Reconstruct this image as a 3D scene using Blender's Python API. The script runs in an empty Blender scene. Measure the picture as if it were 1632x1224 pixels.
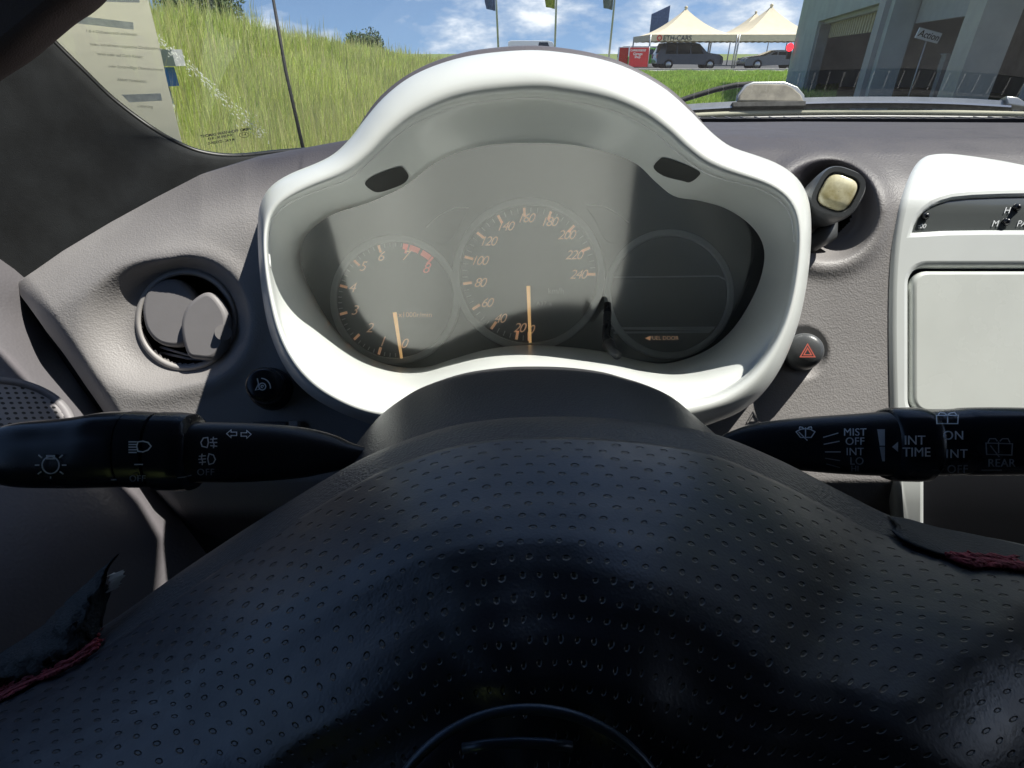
import bpy, bmesh, math, random
import numpy as np
from mathutils import Vector, Matrix
random.seed(7); np.random.seed(7)
R = math.radians
S = bpy.context.scene

# ------------------------------------------------------------------ camera
FPX = 880.0; PITCH = R(30.9); CZ = 1.0
cam = bpy.data.objects.new('camera', bpy.data.cameras.new('camera'))
S.collection.objects.link(cam); S.camera = cam
cam.data.lens = 36*FPX/1632; cam.data.sensor_width = 36
cam.data.clip_start = 0.01; cam.data.clip_end = 4000
cam.location = (0, 0, CZ); cam.rotation_euler = (R(90)-PITCH, 0, 0)

# ------------------------------------------------------------------ sun and sky
SUN_EL, SUN_AZ = R(62), R(80)
sd = Vector((math.sin(SUN_AZ)*math.cos(SUN_EL), math.cos(SUN_AZ)*math.cos(SUN_EL), math.sin(SUN_EL)))
sl = bpy.data.lights.new('sun', 'SUN'); sl.energy = 5.0; sl.angle = R(0.55); sl.color = (1, .95, .88)
so = bpy.data.objects.new('sun', sl); S.collection.objects.link(so)
so.rotation_euler = sd.to_track_quat('Z', 'Y').to_euler()
w = bpy.data.worlds.new('World'); S.world = w; w.use_nodes = True
nt = w.node_tree; nt.nodes.clear()
def N(t, ty, **k):
    n = t.nodes.new(ty)
    for a, b in k.items():
        if a == 'inp':
            for i, v in b.items(): n.inputs[i].default_value = v
        else: setattr(n, a, b)
    return n
sky = N(nt, 'ShaderNodeTexSky', sky_type='NISHITA', sun_disc=False, sun_elevation=SUN_EL, sun_rotation=SUN_AZ,
        air_density=1.0, dust_density=0.3, ozone_density=2.5, altitude=500)
tc = N(nt, 'ShaderNodeTexCoord')
mp = N(nt, 'ShaderNodeMapping'); mp.inputs['Scale'].default_value = (7, 7, 17); mp.inputs['Location'].default_value = (1.3, .4, .1)
nz = N(nt, 'ShaderNodeTexNoise', inp={'Scale': 1.0, 'Detail': 9, 'Roughness': .58})
mp2 = N(nt, 'ShaderNodeMapping'); mp2.inputs['Scale'].default_value = (1, 1, 3)
nz2 = N(nt, 'ShaderNodeTexNoise', inp={'Scale': 1.7, 'Detail': 2})
add = N(nt, 'ShaderNodeMath', operation='ADD')
sepx = N(nt, 'ShaderNodeSeparateXYZ')
mulx = N(nt, 'ShaderNodeMath', operation='MULTIPLY_ADD', inp={1: .10, 2: -.07})
add2 = N(nt, 'ShaderNodeMath', operation='ADD')
mulz = N(nt, 'ShaderNodeMath', operation='MULTIPLY_ADD', inp={1: -.35, 2: .0})
add3 = N(nt, 'ShaderNodeMath', operation='ADD')
mul2 = N(nt, 'ShaderNodeMath', operation='MULTIPLY_ADD', inp={1: .35, 2: -.17})
cr = N(nt, 'ShaderNodeValToRGB'); cr.color_ramp.elements[0].position = .37; cr.color_ramp.elements[1].position = .55
cc = N(nt, 'ShaderNodeValToRGB'); cc.color_ramp.elements[0].position = .50; cc.color_ramp.elements[0].color = (4.8, 5.4, 6.4, 1)
cc.color_ramp.elements[1].position = .68; cc.color_ramp.elements[1].color = (8.6, 8.8, 9.2, 1)
mx = N(nt, 'ShaderNodeMixRGB'); bg = N(nt, 'ShaderNodeBackground'); ow = N(nt, 'ShaderNodeOutputWorld')
bg.inputs[1].default_value = .10
L = nt.links.new
L(tc.outputs['Generated'], mp.inputs[0]); L(mp.outputs[0], nz.inputs['Vector'])
L(tc.outputs['Generated'], mp2.inputs[0]); L(mp2.outputs[0], nz2.inputs['Vector'])
L(tc.outputs['Generated'], sepx.inputs[0]); L(sepx.outputs[0], mulx.inputs[0]); L(sepx.outputs[2], mulz.inputs[0])
L(nz2.outputs[0], mul2.inputs[0]); L(nz.outputs[0], add.inputs[0]); L(mul2.outputs[0], add.inputs[1])
L(add.outputs[0], add2.inputs[0]); L(mulx.outputs[0], add2.inputs[1]); L(add2.outputs[0], add3.inputs[0]); L(mulz.outputs[0], add3.inputs[1])
L(add3.outputs[0], cr.inputs[0]); L(nz.outputs[0], cc.inputs[0])
hs = N(nt, 'ShaderNodeHueSaturation', inp={'Saturation': 1.0, 'Value': .98})
va = N(nt, 'ShaderNodeVectorMath', operation='ADD'); va.inputs[1].default_value = (0, 0, .22)
vn = N(nt, 'ShaderNodeVectorMath', operation='NORMALIZE')
L(tc.outputs['Generated'], va.inputs[0]); L(va.outputs[0], vn.inputs[0]); L(vn.outputs[0], sky.inputs[0])
L(sky.outputs[0], hs.inputs['Color'])
L(cr.outputs[0], mx.inputs[0]); L(hs.outputs[0], mx.inputs[1]); L(cc.outputs[0], mx.inputs[2])
L(mx.outputs[0], bg.inputs[0]); L(bg.outputs[0], ow.inputs[0])
S.view_settings.view_transform = 'Standard'; S.view_settings.look = 'None'
S.view_settings.exposure = 0.66; S.view_settings.gamma = 1
try:
    S.cycles.max_bounces = 7; S.cycles.transparent_max_bounces = 12; S.cycles.sample_clamp_indirect = 6
    S.cycles.use_denoising = True
except Exception: pass

# ------------------------------------------------------------------ frames
RT = Vector((1, 0, 0)); UP = Vector((0, math.sin(PITCH), math.cos(PITCH))); FW = Vector((0, math.cos(PITCH), -math.sin(PITCH)))
C0 = Vector((0, 0, CZ))
def W(x, y, z): return C0 + RT*x + UP*y + FW*z          # driver's-view frame of the dashboard -> world
def K(u, v, z): return W((u-816)/FPX*z, (612-v)/FPX*z, z)
def interp(x, xs, ys): return float(np.interp(x, xs, ys))
def sst(x): x = min(1, max(0, x)); return x*x*(3-2*x)
def catmull(pts, n=6, closed=True):
    pts = [Vector(p) for p in pts]; out = []; m = len(pts)
    rng = range(m) if closed else range(m-1)
    for i in rng:
        if closed: a, b, c, d = pts[i-1], pts[i], pts[(i+1) % m], pts[(i+2) % m]
        else: a, b, c, d = pts[max(i-1, 0)], pts[i], pts[i+1], pts[min(i+2, m-1)]
        for k in range(n):
            t = k/n
            out.append(.5*((2*b)+(c-a)*t+(2*a-5*b+4*c-d)*t*t+(3*b-a-3*c+d)*t**3))
    if not closed: out.append(pts[-1])
    return out

# ------------------------------------------------------------------ materials
def material(name, col, rough=.5, metal=0, grain=None, gs=.3, gd=.0006, vary=0, vscale=8, coat=0, spec=.5, emis=None, col2=None, grain2=None, rvary=0):
    m = bpy.data.materials.new(name); m.use_nodes = True; t = m.node_tree
    b = t.nodes['Principled BSDF']; b.inputs['Base Color'].default_value = (*col, 1)
    b.inputs['Roughness'].default_value = rough; b.inputs['Metallic'].default_value = metal
    b.inputs['Coat Weight'].default_value = coat; b.inputs['Coat Roughness'].default_value = .08
    b.inputs['Specular IOR Level'].default_value = spec
    tcn = N(t, 'ShaderNodeTexCoord')
    if vary or col2:
        n = N(t, 'ShaderNodeTexNoise', inp={'Scale': vscale, 'Detail': 6, 'Roughness': .6}); t.links.new(tcn.outputs['Object'], n.inputs['Vector'])
        r = N(t, 'ShaderNodeValToRGB'); r.color_ramp.elements[0].position = .35; r.color_ramp.elements[1].position = .65
        a = [c*(1-vary) for c in col]; d = [min(1, c*(1+vary)) for c in (col2 or col)]
        r.color_ramp.elements[0].color = (*a, 1); r.color_ramp.elements[1].color = (*d, 1)
        t.links.new(n.outputs[0], r.inputs[0]); t.links.new(r.outputs[0], b.inputs['Base Color'])
    if rvary:
        n = N(t, 'ShaderNodeTexNoise', inp={'Scale': 35, 'Detail': 5}); t.links.new(tcn.outputs['Object'], n.inputs['Vector'])
        mr = N(t, 'ShaderNodeMapRange', inp={1: .3, 2: .7, 3: rough-rvary, 4: rough+rvary}); t.links.new(n.outputs[0], mr.inputs[0]); t.links.new(mr.outputs[0], b.inputs['Roughness'])
    if grain:
        v = N(t, 'ShaderNodeTexVoronoi', feature='SMOOTH_F1', inp={'Scale': grain, 'Smoothness': .6, 'Randomness': 1}); 
        n3 = N(t, 'ShaderNodeTexNoise', inp={'Scale': grain*.45, 'Detail': 3})
        mxx = N(t, 'ShaderNodeMixRGB', inp={0: .35}); t.links.new(tcn.outputs['Object'], n3.inputs['Vector']); t.links.new(n3.outputs[1], mxx.inputs[2])
        t.links.new(tcn.outputs['Object'], v.inputs['Vector'])
        ad = N(t, 'ShaderNodeMath', operation='ADD'); t.links.new(v.outputs['Distance'], ad.inputs[0]); t.links.new(n3.outputs[0], ad.inputs[1])
        bp = N(t, 'ShaderNodeBump', inp={'Strength': gs, 'Distance': gd}); t.links.new(ad.outputs[0], bp.inputs['Height'])
        t.links.new(bp.outputs[0], b.inputs['Normal'])
    if emis:
        b.inputs['Emission Color'].default_value = (*emis[0], 1); b.inputs['Emission Strength'].default_value = emis[1]
    return m
def glassy(name, tint, gloss, dust=0, dustcol=(.7, .7, .68), rough=.0, dscale=30, fres=True, lines=False):
    m = bpy.data.materials.new(name); m.use_nodes = True; t = m.node_tree; t.nodes.clear(); l = t.links.new
    o = N(t, 'ShaderNodeOutputMaterial'); tr = N(t, 'ShaderNodeBsdfTransparent', inp={0: (*tint, 1)}); g = N(t, 'ShaderNodeBsdfGlossy', inp={0: (.97, .985, .97, 1), 1: rough})
    df = N(t, 'ShaderNodeBsdfDiffuse', inp={0: (*dustcol, 1)})
    m1 = N(t, 'ShaderNodeMixShader', inp={0: gloss}); m2 = N(t, 'ShaderNodeMixShader', inp={0: dust})
    if fres:
        ge = N(t, 'ShaderNodeNewGeometry'); dt = N(t, 'ShaderNodeVectorMath', operation='DOT_PRODUCT'); l(ge.outputs['Normal'], dt.inputs[0]); l(ge.outputs['Incoming'], dt.inputs[1])
        ab = N(t, 'ShaderNodeMath', operation='ABSOLUTE'); l(dt.outputs['Value'], ab.inputs[0]); om = N(t, 'ShaderNodeMath', operation='SUBTRACT', inp={0: 1.0}); l(ab.outputs[0], om.inputs[1])
        pw = N(t, 'ShaderNodeMath', operation='POWER', inp={1: 5.0}); l(om.outputs[0], pw.inputs[0])
        mu = N(t, 'ShaderNodeMath', operation='MULTIPLY_ADD', inp={1: gloss, 2: .06}); mu.use_clamp = True; l(pw.outputs[0], mu.inputs[0]); l(mu.outputs[0], m1.inputs[0])
    if dust:
        tcn = N(t, 'ShaderNodeTexCoord'); n = N(t, 'ShaderNodeTexNoise', inp={'Scale': dscale, 'Detail': 8, 'Roughness': .7}); l(tcn.outputs['Object'], n.inputs['Vector'])
        mr = N(t, 'ShaderNodeMapRange', inp={1: .3, 2: .7, 3: dust*.5, 4: dust*1.5}); l(n.outputs[0], mr.inputs[0]); l(mr.outputs[0], m2.inputs[0])
    l(tr.outputs[0], m1.inputs[1]); l(g.outputs[0], m1.inputs[2]); l(m1.outputs[0], m2.inputs[1]); l(df.outputs[0], m2.inputs[2]); l(m2.outputs[0], o.inputs[0])
    return m
M = {}
M['dash'] = material('dash_vinyl', (.31, .295, .29), .55, grain=800, gs=.4, gd=.0005, vary=.07, vscale=9, rvary=.08)
M['dashtop'] = material('dash_top_vinyl', (.115, .105, .115), .5, grain=520, gs=.35, gd=.0004, vary=.06, vscale=6)
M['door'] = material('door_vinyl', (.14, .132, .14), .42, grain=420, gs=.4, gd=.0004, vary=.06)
M['vent'] = material('vent_plastic', (.24, .23, .235), .5, vary=.05, vscale=20, grain=1500, gs=.15, gd=.0002)
M['ventlip'] = material('vent_ring_plastic', (.42, .40, .39), .4, vary=.05)
M['white'] = material('white_painted_plastic', (.72, .75, .73), .34, coat=.22, vary=.02, vscale=14, rvary=.06)
M['whitelid'] = material('white_lid_plastic', (.72, .75, .71), .26, coat=.4, vary=.04, vscale=10, rvary=.14)
M['pillar'] = material('pillar_cloth', (.018, .020, .021), .9, grain=2200, gs=.4, gd=.0004, vary=.35, vscale=30)
M['visor'] = material('visor_brown', (.045, .03, .028), .8, grain=1200, gs=.4, gd=.0005, vary=.25)
M['black'] = material('black_plastic', (.020, .021, .025), .38, grain=1400, gs=.2, gd=.0002, vary=.1)
M['blackgloss'] = material('black_satin_plastic', (.018, .020, .026), .25, vary=.1, rvary=.06)
M['shroud'] = material('shroud_plastic', (.05, .051, .055), .42, grain=1100, gs=.5, gd=.0004, vary=.08)
M['dark'] = material('dark_lining', (.010, .010, .012), .9, vary=.3)
M['rubber'] = material('black_rubber', (.012, .013, .013), .7, vary=.2)
M['flapdark'] = material('torn_leather', (.022, .024, .024), .6, vary=.3, vscale=60, grain=1500, gs=.4, gd=.0005)
M['face'] = material('dial_face', (.020, .022, .026), .6, vary=.03)
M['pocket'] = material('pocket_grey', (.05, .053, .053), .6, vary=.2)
M['facebg'] = material('cluster_face', (.030, .033, .038), .5, vary=.03)
M['ring'] = material('dial_ring', (.34, .36, .37), .5, vary=.05)
M['line'] = material('dial_line', (.45, .46, .45), .5)
M['num'] = material('dial_numerals', (.95, .66, .42), .6, emis=((1, .6, .36), .12))  # slight glow added to numerals, ticks, needles and red zone so they stand out
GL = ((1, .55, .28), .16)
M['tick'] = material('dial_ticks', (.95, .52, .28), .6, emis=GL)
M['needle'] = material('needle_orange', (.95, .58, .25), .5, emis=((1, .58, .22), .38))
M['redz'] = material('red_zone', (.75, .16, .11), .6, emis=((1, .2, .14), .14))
M['ink'] = material('printed_white', (.85, .88, .9), .6)
M['inkdim'] = material('printed_grey', (.42, .43, .45), .6)
M['hazardred'] = material('hazard_red', (.62, .14, .10), .5)
M['pod'] = material('pod_grey', (.085, .09, .095), .35, vary=.06, grain=1500, gs=.2, gd=.0002)
M['podlens'] = material('amber_window', (.62, .52, .22), .12, vary=.25, vscale=60, coat=.8, col2=(.8, .76, .55))
M['display'] = material('display_smoke', (.10, .11, .11), .15, vary=.05, coat=.4)
M['metal'] = material('brushed_metal', (.32, .33, .33), .35, metal=.8, vary=.1, vscale=40)
M['wiperrubber'] = material('dusty_rubber', (.06, .06, .055), .8, vary=.4, vscale=80)
M['wiperdirt'] = material('dirty_wiper_cap', (.24, .22, .17), .8, vary=.25, vscale=60)
M['cream'] = material('cream_seal', (.38, .37, .27), .7, vary=.1)
M['paper'] = material('paper', (.85, .82, .72), .8, vary=.03)
def thin(key, col):
    _t = M[key].node_tree; _p = _t.nodes['Principled BSDF']; _tr = N(_t, 'ShaderNodeBsdfTranslucent', inp={0: (*col, 1)}); _m = N(_t, 'ShaderNodeMixShader', inp={0: .7})
    _t.links.new(_p.outputs[0], _m.inputs[1]); _t.links.new(_tr.outputs[0], _m.inputs[2]); _t.links.new(_m.outputs[0], _t.nodes['Material Output'].inputs[0])
thin('paper', (.97, .94, .82))
M['paperink'] = material('paper_ink', (.5, .51, .5), .8)
M['paperpattern'] = material('paper_pattern', (.4, .46, .58), .8, vary=.2, vscale=160, col2=(.85, .86, .86))
thin('paperink', (.8, .8, .78)); thin('paperpattern', (.78, .82, .9))
M['red'] = material('torn_red', (.34, .045, .055), .8, grain=900, gs=.8, gd=.001, vary=.4, vscale=120)
M['frit'] = material('black_frit', (.008, .009, .008), .4)
M['scuff'] = material('glass_scuff', (.75, .78, .72), .8)
M['emblem'] = material('emblem_satin', (.06, .08, .11), .35, metal=.4, vary=.2)
M['carpaint'] = material('silver_paint', (.45, .46, .47), .3, coat=.5)
M['darkpaint'] = material('dark_blue_paint', (.02, .027, .04), .25, coat=.7)
M['greypaint'] = material('grey_paint', (.12, .13, .14), .25, coat=.7)
M['greenpaint'] = material('lime_paint', (.16, .52, .06), .3, coat=.6)
M['whitepaint'] = material('white_paint', (.75, .76, .76), .3, coat=.5)
M['carglass'] = material('car_window', (.015, .02, .025), .08, coat=.5)
M['tyre'] = material('tyre', (.012, .012, .012), .8)
M['rim'] = material('alloy', (.5, .5, .5), .3, metal=.9)
M['tail'] = material('tail_lamp', (.35, .01, .01), .2)
M['lamp'] = material('head_lamp', (.8, .8, .8), .15)
M['tent'] = material('tent_canvas', (.66, .58, .42), .8, vary=.05, vscale=2)
M['pole'] = material('pole_alu', (.42, .44, .45), .4, metal=.5)
M['concrete'] = material('concrete_wall', (.34, .39, .40), .85, vary=.10, vscale=1.5)
M['conc2'] = material('light_concrete', (.42, .41, .38), .9, vary=.12, vscale=2)
M['beige'] = material('beige_shutter', (.42, .38, .26), .6, vary=.08)
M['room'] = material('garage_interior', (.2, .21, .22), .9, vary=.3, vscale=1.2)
M['soffit'] = material('grey_panel', (.30, .32, .34), .7, vary=.06)
M['asphalt'] = material('asphalt', (.07, .07, .07), .9, vary=.15, vscale=1)
M['banner'] = material('banner_red', (.55, .03, .035), .6, vary=.08)
M['bluecloth'] = material('flag_blue', (.06, .10, .24), .8, vary=.2)
M['yellowcloth'] = material('flag_yellow', (.35, .36, .05), .8, vary=.2)
M['greycloth'] = material('flag_grey', (.18, .20, .20), .8, vary=.2)
M['bluebox'] = material('blue_plastic', (.03, .16, .5), .5, vary=.2)
M['greybox'] = material('grey_plastic', (.36, .37, .36), .6, vary=.1)
M['redlamp'] = material('red_lamp', (.6, .02, .02), .4, emis=((1, .03, .05), 1.6))
M['leaf'] = material('dark_leaf', (.05, .085, .025), .6, vary=.3, vscale=2)
M['bark'] = material('bark', (.09, .07, .05), .9, vary=.3, vscale=20)
M['soil'] = material('meadow_soil', (.09, .13, .03), .95, vary=.3, vscale=1.2, col2=(.16, .2, .05))
M['glass'] = glassy('windscreen_glass', (.95, .97, .96), .9, dust=.08, dustcol=(.8, .8, .78), dscale=6)
M['lens'] = glassy('instrument_lens', (.92, .93, .93), .18, dust=.085, dustcol=(.66, .68, .68), dscale=12, fres=False, rough=.11)

def leather():
    m = bpy.data.materials.new('perforated_leather'); m.use_nodes = True; t = m.node_tree; l = t.links.new
    b = t.nodes['Principled BSDF']; b.inputs['Roughness'].default_value = .34; b.inputs['Specular IOR Level'].default_value = .8; b.inputs['Coat Weight'].default_value = .15; b.inputs['Coat Roughness'].default_value = .4
    uv = N(t, 'ShaderNodeUVMap', uv_map='UVMap'); sp = N(t, 'ShaderNodeSeparateXYZ'); l(uv.outputs[0], sp.inputs[0])
    def mth(op, a, bb=None, c=None):
        n = N(t, 'ShaderNodeMath', operation=op)
        for i, x in enumerate((a, bb, c)):
            if x is None: continue
            if isinstance(x, (int, float)): n.inputs[i].default_value = x
            else: l(x, n.inputs[i])
        return n.outputs[0]
    nn = N(t, 'ShaderNodeTexNoise', inp={'Scale': .8, 'Detail': 1}); l(uv.outputs[0], nn.inputs['Vector'])
    wob = mth('MULTIPLY_ADD', nn.outputs[0], .35, -.17)
    y = mth('ADD', sp.outputs[1], wob); row = mth('FLOOR', y)
    odd = mth('MULTIPLY', mth('FLOORED_MODULO', row, 2.0) if False else mth('MODULO', mth('ABSOLUTE', row), 2.0), .5)
    nn2 = N(t, 'ShaderNodeTexNoise', inp={'Scale': .35, 'Detail': 1}); l(uv.outputs[0], nn2.inputs['Vector'])
    xx = mth('ADD', mth('ADD', sp.outputs[0], odd), mth('MULTIPLY', nn2.outputs[0], .7))
    cv = N(t, 'ShaderNodeCombineXYZ'); l(mth('FLOOR', xx), cv.inputs[0]); l(row, cv.inputs[1])
    wn = N(t, 'ShaderNodeTexWhiteNoise', noise_dimensions='2D'); l(cv.outputs[0], wn.inputs['Vector']); ws_ = N(t, 'ShaderNodeSeparateColor'); l(wn.outputs['Color'], ws_.inputs[0])
    rs_ = mth('MULTIPLY_ADD', ws_.outputs[2], .22, .88)
    fx = mth('MULTIPLY', mth('ADD', mth('SUBTRACT', mth('FRACT', xx), .5), mth('MULTIPLY_ADD', ws_.outputs[0], .07, -.035)), rs_)
    fy = mth('MULTIPLY', mth('ADD', mth('SUBTRACT', mth('FRACT', y), .5), mth('MULTIPLY_ADD', ws_.outputs[1], .08, -.04)), rs_)
    d = mth('SQRT', mth('ADD', mth('MULTIPLY', fx, fx), mth('MULTIPLY', fy, fy)))
    hole = N(t, 'ShaderNodeMapRange', interpolation_type='SMOOTHSTEP', inp={1: .10, 2: .18, 3: 0, 4: 1}); l(d, hole.inputs[0])
    tcn = N(t, 'ShaderNodeTexCoord')
    g = N(t, 'ShaderNodeTexVoronoi', inp={'Scale': 1500}); l(tcn.outputs['Object'], g.inputs['Vector'])
    g2 = N(t, 'ShaderNodeTexNoise', inp={'Scale': 60, 'Detail': 6, 'Roughness': .65}); l(tcn.outputs['Object'], g2.inputs['Vector'])
    h = mth('ADD', mth('MULTIPLY', hole.outputs[0], 1.0), mth('ADD', mth('MULTIPLY', g.outputs[0], .025), mth('MULTIPLY', g2.outputs[0], .20)))
    bp = N(t, 'ShaderNodeBump', inp={'Strength': .9, 'Distance': .0012}); l(h, bp.inputs['Height']); l(bp.outputs[0], b.inputs['Normal'])
    mc = N(t, 'ShaderNodeMixRGB', inp={1: (.0015, .0015, .002, 1)}); l(hole.outputs[0], mc.inputs[0])
    cr2 = N(t, 'ShaderNodeValToRGB'); cr2.color_ramp.elements[0].color = (.009, .011, .018, 1); cr2.color_ramp.elements[1].color = (.018, .021, .034, 1)
    l(g2.outputs[0], cr2.inputs[0]); l(cr2.outputs[0], mc.inputs[2]); l(mc.outputs[0], b.inputs['Base Color'])
    rr = N(t, 'ShaderNodeMapRange', inp={1: .3, 2: .7, 3: .30, 4: .44}); l(g2.outputs[0], rr.inputs[0]); l(rr.outputs[0], b.inputs['Roughness'])
    return m
M['leather'] = leather()
def grille_mat():
    m = bpy.data.materials.new('speaker_grille_holes'); m.use_nodes = True; t = m.node_tree; l = t.links.new
    b = t.nodes['Principled BSDF']; b.inputs['Roughness'].default_value = .5
    uv = N(t, 'ShaderNodeUVMap', uv_map='UVMap')
    v = N(t, 'ShaderNodeTexVoronoi', voronoi_dimensions='2D', inp={'Scale': 1, 'Randomness': .0}); l(uv.outputs[0], v.inputs['Vector'])
    r = N(t, 'ShaderNodeValToRGB'); r.color_ramp.elements[0].position = .22; r.color_ramp.elements[1].position = .28
    r.color_ramp.elements[0].color = (.004, .004, .005, 1); r.color_ramp.elements[1].color = (.30, .29, .29, 1)
    l(v.outputs['Distance'], r.inputs[0]); l(r.outputs[0], b.inputs['Base Color'])
    bp = N(t, 'ShaderNodeBump', inp={'Strength': .6, 'Distance': .001}); l(r.outputs[0], bp.inputs['Height']); l(bp.outputs[0], b.inputs['Normal'])
    return m
M['grille'] = grille_mat()
def grass_mat():
    m = bpy.data.materials.new('meadow_grass'); m.use_nodes = True; t = m.node_tree; l = t.links.new
    t.nodes.clear(); o = N(t, 'ShaderNodeOutputMaterial'); a = N(t, 'ShaderNodeAttribute', attribute_name='tint')
    d = N(t, 'ShaderNodeBsdfDiffuse'); tr = N(t, 'ShaderNodeBsdfTranslucent'); mxs = N(t, 'ShaderNodeMixShader', inp={0: .45})
    l(a.outputs['Color'], d.inputs[0]); l(a.outputs['Color'], tr.inputs[0]); l(d.outputs[0], mxs.inputs[1]); l(tr.outputs[0], mxs.inputs[2]); l(mxs.outputs[0], o.inputs[0])
    return m
M['grass'] = grass_mat()

# ------------------------------------------------------------------ object helpers
ORG = {}
def link(o): S.collection.objects.link(o); return o
def tagit(o, label, cat, group=None, kind=None):
    if label: o['label'] = label
    if cat: o['category'] = cat
    if group: o['group'] = group
    if kind: o['kind'] = kind
    return o
def thing(name, loc, label, cat, group=None):
    o = bpy.data.objects.new(name, None); link(o); o.location = loc; o.empty_display_size = .05
    ORG[o] = Vector(loc); return tagit(o, label, cat, group)
class MB:
    def __init__(s): s.v = []; s.f = []; s.uv = None
    def add(s, vs, fs):
        n = len(s.v); s.v += [Vector(x) for x in vs]; s.f += [tuple(i+n for i in f) for f in fs]; return s
    def box(s, c, d, ax=None):
        c = Vector(c); ax = ax or (Vector((1, 0, 0)), Vector((0, 1, 0)), Vector((0, 0, 1)))
        vs = [c + ax[0]*(i*d[0]/2) + ax[1]*(j*d[1]/2) + ax[2]*(k*d[2]/2) for i in (-1, 1) for j in (-1, 1) for k in (-1, 1)]
        return s.add(vs, [(0, 1, 3, 2), (4, 6, 7, 5), (0, 4, 5, 1), (2, 3, 7, 6), (0, 2, 6, 4), (1, 5, 7, 3)])
    def tube(s, pts, r, n=12, cap=True):
        pts = [Vector(p) for p in pts]; m = len(pts); rr = r if isinstance(r, (list, tuple)) else [r]*m
        vs = []; fs = []; ref = None
        for i, p in enumerate(pts):
            t = (pts[min(i+1, m-1)]-pts[max(i-1, 0)]).normalized()
            if ref is None: ref = t.orthogonal().normalized()
            a = (ref - t*ref.dot(t)).normalized(); ref = a; b = t.cross(a)
            vs += [p + (a*math.cos(2*math.pi*k/n)+b*math.sin(2*math.pi*k/n))*rr[i] for k in range(n)]
        for i in range(m-1):
            for k in range(n): fs.append((i*n+k, i*n+(k+1) % n, (i+1)*n+(k+1) % n, (i+1)*n+k))
        if cap: fs += [tuple(range(n))[::-1], tuple((m-1)*n+k for k in range(n))]
        return s.add(vs, fs)
    def loft(s, rings, closed=True, cap0=False, cap1=False):
        n = len(rings[0]); vs = [p for r in rings for p in r]; fs = []
        for i in range(len(rings)-1):
            for k in range(n if closed else n-1):
                fs.append((i*n+k, i*n+(k+1) % n, (i+1)*n+(k+1) % n, (i+1)*n+k))
        if cap0: fs.append(tuple(range(n))[::-1])
        if cap1: fs.append(tuple((len(rings)-1)*n+k for k in range(n)))
        return s.add(vs, fs)
    def build(s, name, mat, parent=None, smooth=True, auto=None, base=None, recalc=True, weld=False):
        me = bpy.data.meshes.new(name)
        if parent is not None:
            org = ORG[parent]
        else:
            org = Vector(base) if base is not None else Vector((sum(p.x for p in s.v)/len(s.v), sum(p.y for p in s.v)/len(s.v), min(p.z for p in s.v)))
        me.from_pydata([tuple(p-org) for p in s.v], [], s.f)
        if s.uv:
            ul = me.uv_layers.new(name='UVMap')
            for lp in me.loops: ul.data[lp.index].uv = s.uv[lp.vertex_index]
        if recalc:
            bm = bmesh.new(); bm.from_mesh(me)
            if weld: bmesh.ops.remove_doubles(bm, verts=bm.verts, dist=1e-5)
            bmesh.ops.recalc_face_normals(bm, faces=bm.faces); bm.to_mesh(me); bm.free()
        return finish(me, name, mat, parent, org, smooth, auto)
def finish(me, name, mat, parent, org, smooth=True, auto=None):
    me.materials.append(M[mat] if isinstance(mat, str) else mat)
    me.polygons.foreach_set('use_smooth', [bool(smooth)]*len(me.polygons))
    if smooth and auto:
        try: me.set_sharp_from_angle(angle=R(auto))
        except Exception: pass
    o = bpy.data.objects.new(name, me); link(o); ORG[o] = org
    if parent is not None: o.parent = parent
    else: o.location = org
    return o
def face_to(o, pt=None):
    me = o.data; org = ORG[o]; pt = (pt or C0) - org; t = 0
    for p in list(me.polygons)[::max(1, len(me.polygons)//400)]: t += p.normal.dot(pt-p.center)
    if t < 0: me.flip_normals()
    return o
def shape2d(splines, thick, bevel=0, res=2):
    """splines in local metres -> mesh verts (x,y,z) with z toward the viewer"""
    cu = bpy.data.curves.new('tmp', 'CURVE'); cu.dimensions = '2D'; cu.fill_mode = 'BOTH'
    cu.extrude = max(thick/2-bevel, 0); cu.bevel_depth = bevel; cu.offset = -bevel; cu.bevel_resolution = res
    for sp in splines:
        q = cu.splines.new('POLY'); q.points.add(len(sp)-1); q.use_cyclic_u = True
        for i, p in enumerate(sp): q.points[i].co = (p[0], p[1], 0, 1)
    ob = bpy.data.objects.new('tmp', cu); me = bpy.data.meshes.new_from_object(ob)
    bpy.data.objects.remove(ob); bpy.data.curves.remove(cu); return me
def text2d(s, size, shear=0, offset=0, align='CENTER', thick=0, space=1.0, vert='CENTER'):
    cu = bpy.data.curves.new('tmp', 'FONT'); cu.body = s; cu.size = size; cu.shear = shear; cu.offset = offset
    cu.align_x = align; cu.align_y = vert; cu.extrude = thick; cu.space_character = space
    ob = bpy.data.objects.new('tmp', cu); me = bpy.data.meshes.new_from_object(ob)
    bpy.data.objects.remove(ob); bpy.data.curves.remove(cu); return me
def bisect_mesh(me, axis, vals):
    bm = bmesh.new(); bm.from_mesh(me)
    for v in vals:
        co = [0, 0, 0]; no = [0, 0, 0]; co[axis] = v; no[axis] = 1
        bmesh.ops.bisect_plane(bm, geom=bm.verts[:]+bm.edges[:]+bm.faces[:], plane_co=co, plane_no=no, dist=1e-7)
    bm.to_mesh(me); bm.free()
def place(me, fn, name, mat, parent, smooth=False, auto=30):
    """fn(x,y,z)->world; mesh goes under parent"""
    org = ORG[parent] if parent is not None else fn(0, 0, 0)
    for vv in me.vertices: vv.co = fn(*vv.co) - org
    me.update(); return finish(me, name, mat, parent, org, smooth, auto)
def pxs(pts, z): return [((p[0]-816)/FPX*z, (612-p[1])/FPX*z) for p in pts]
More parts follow.
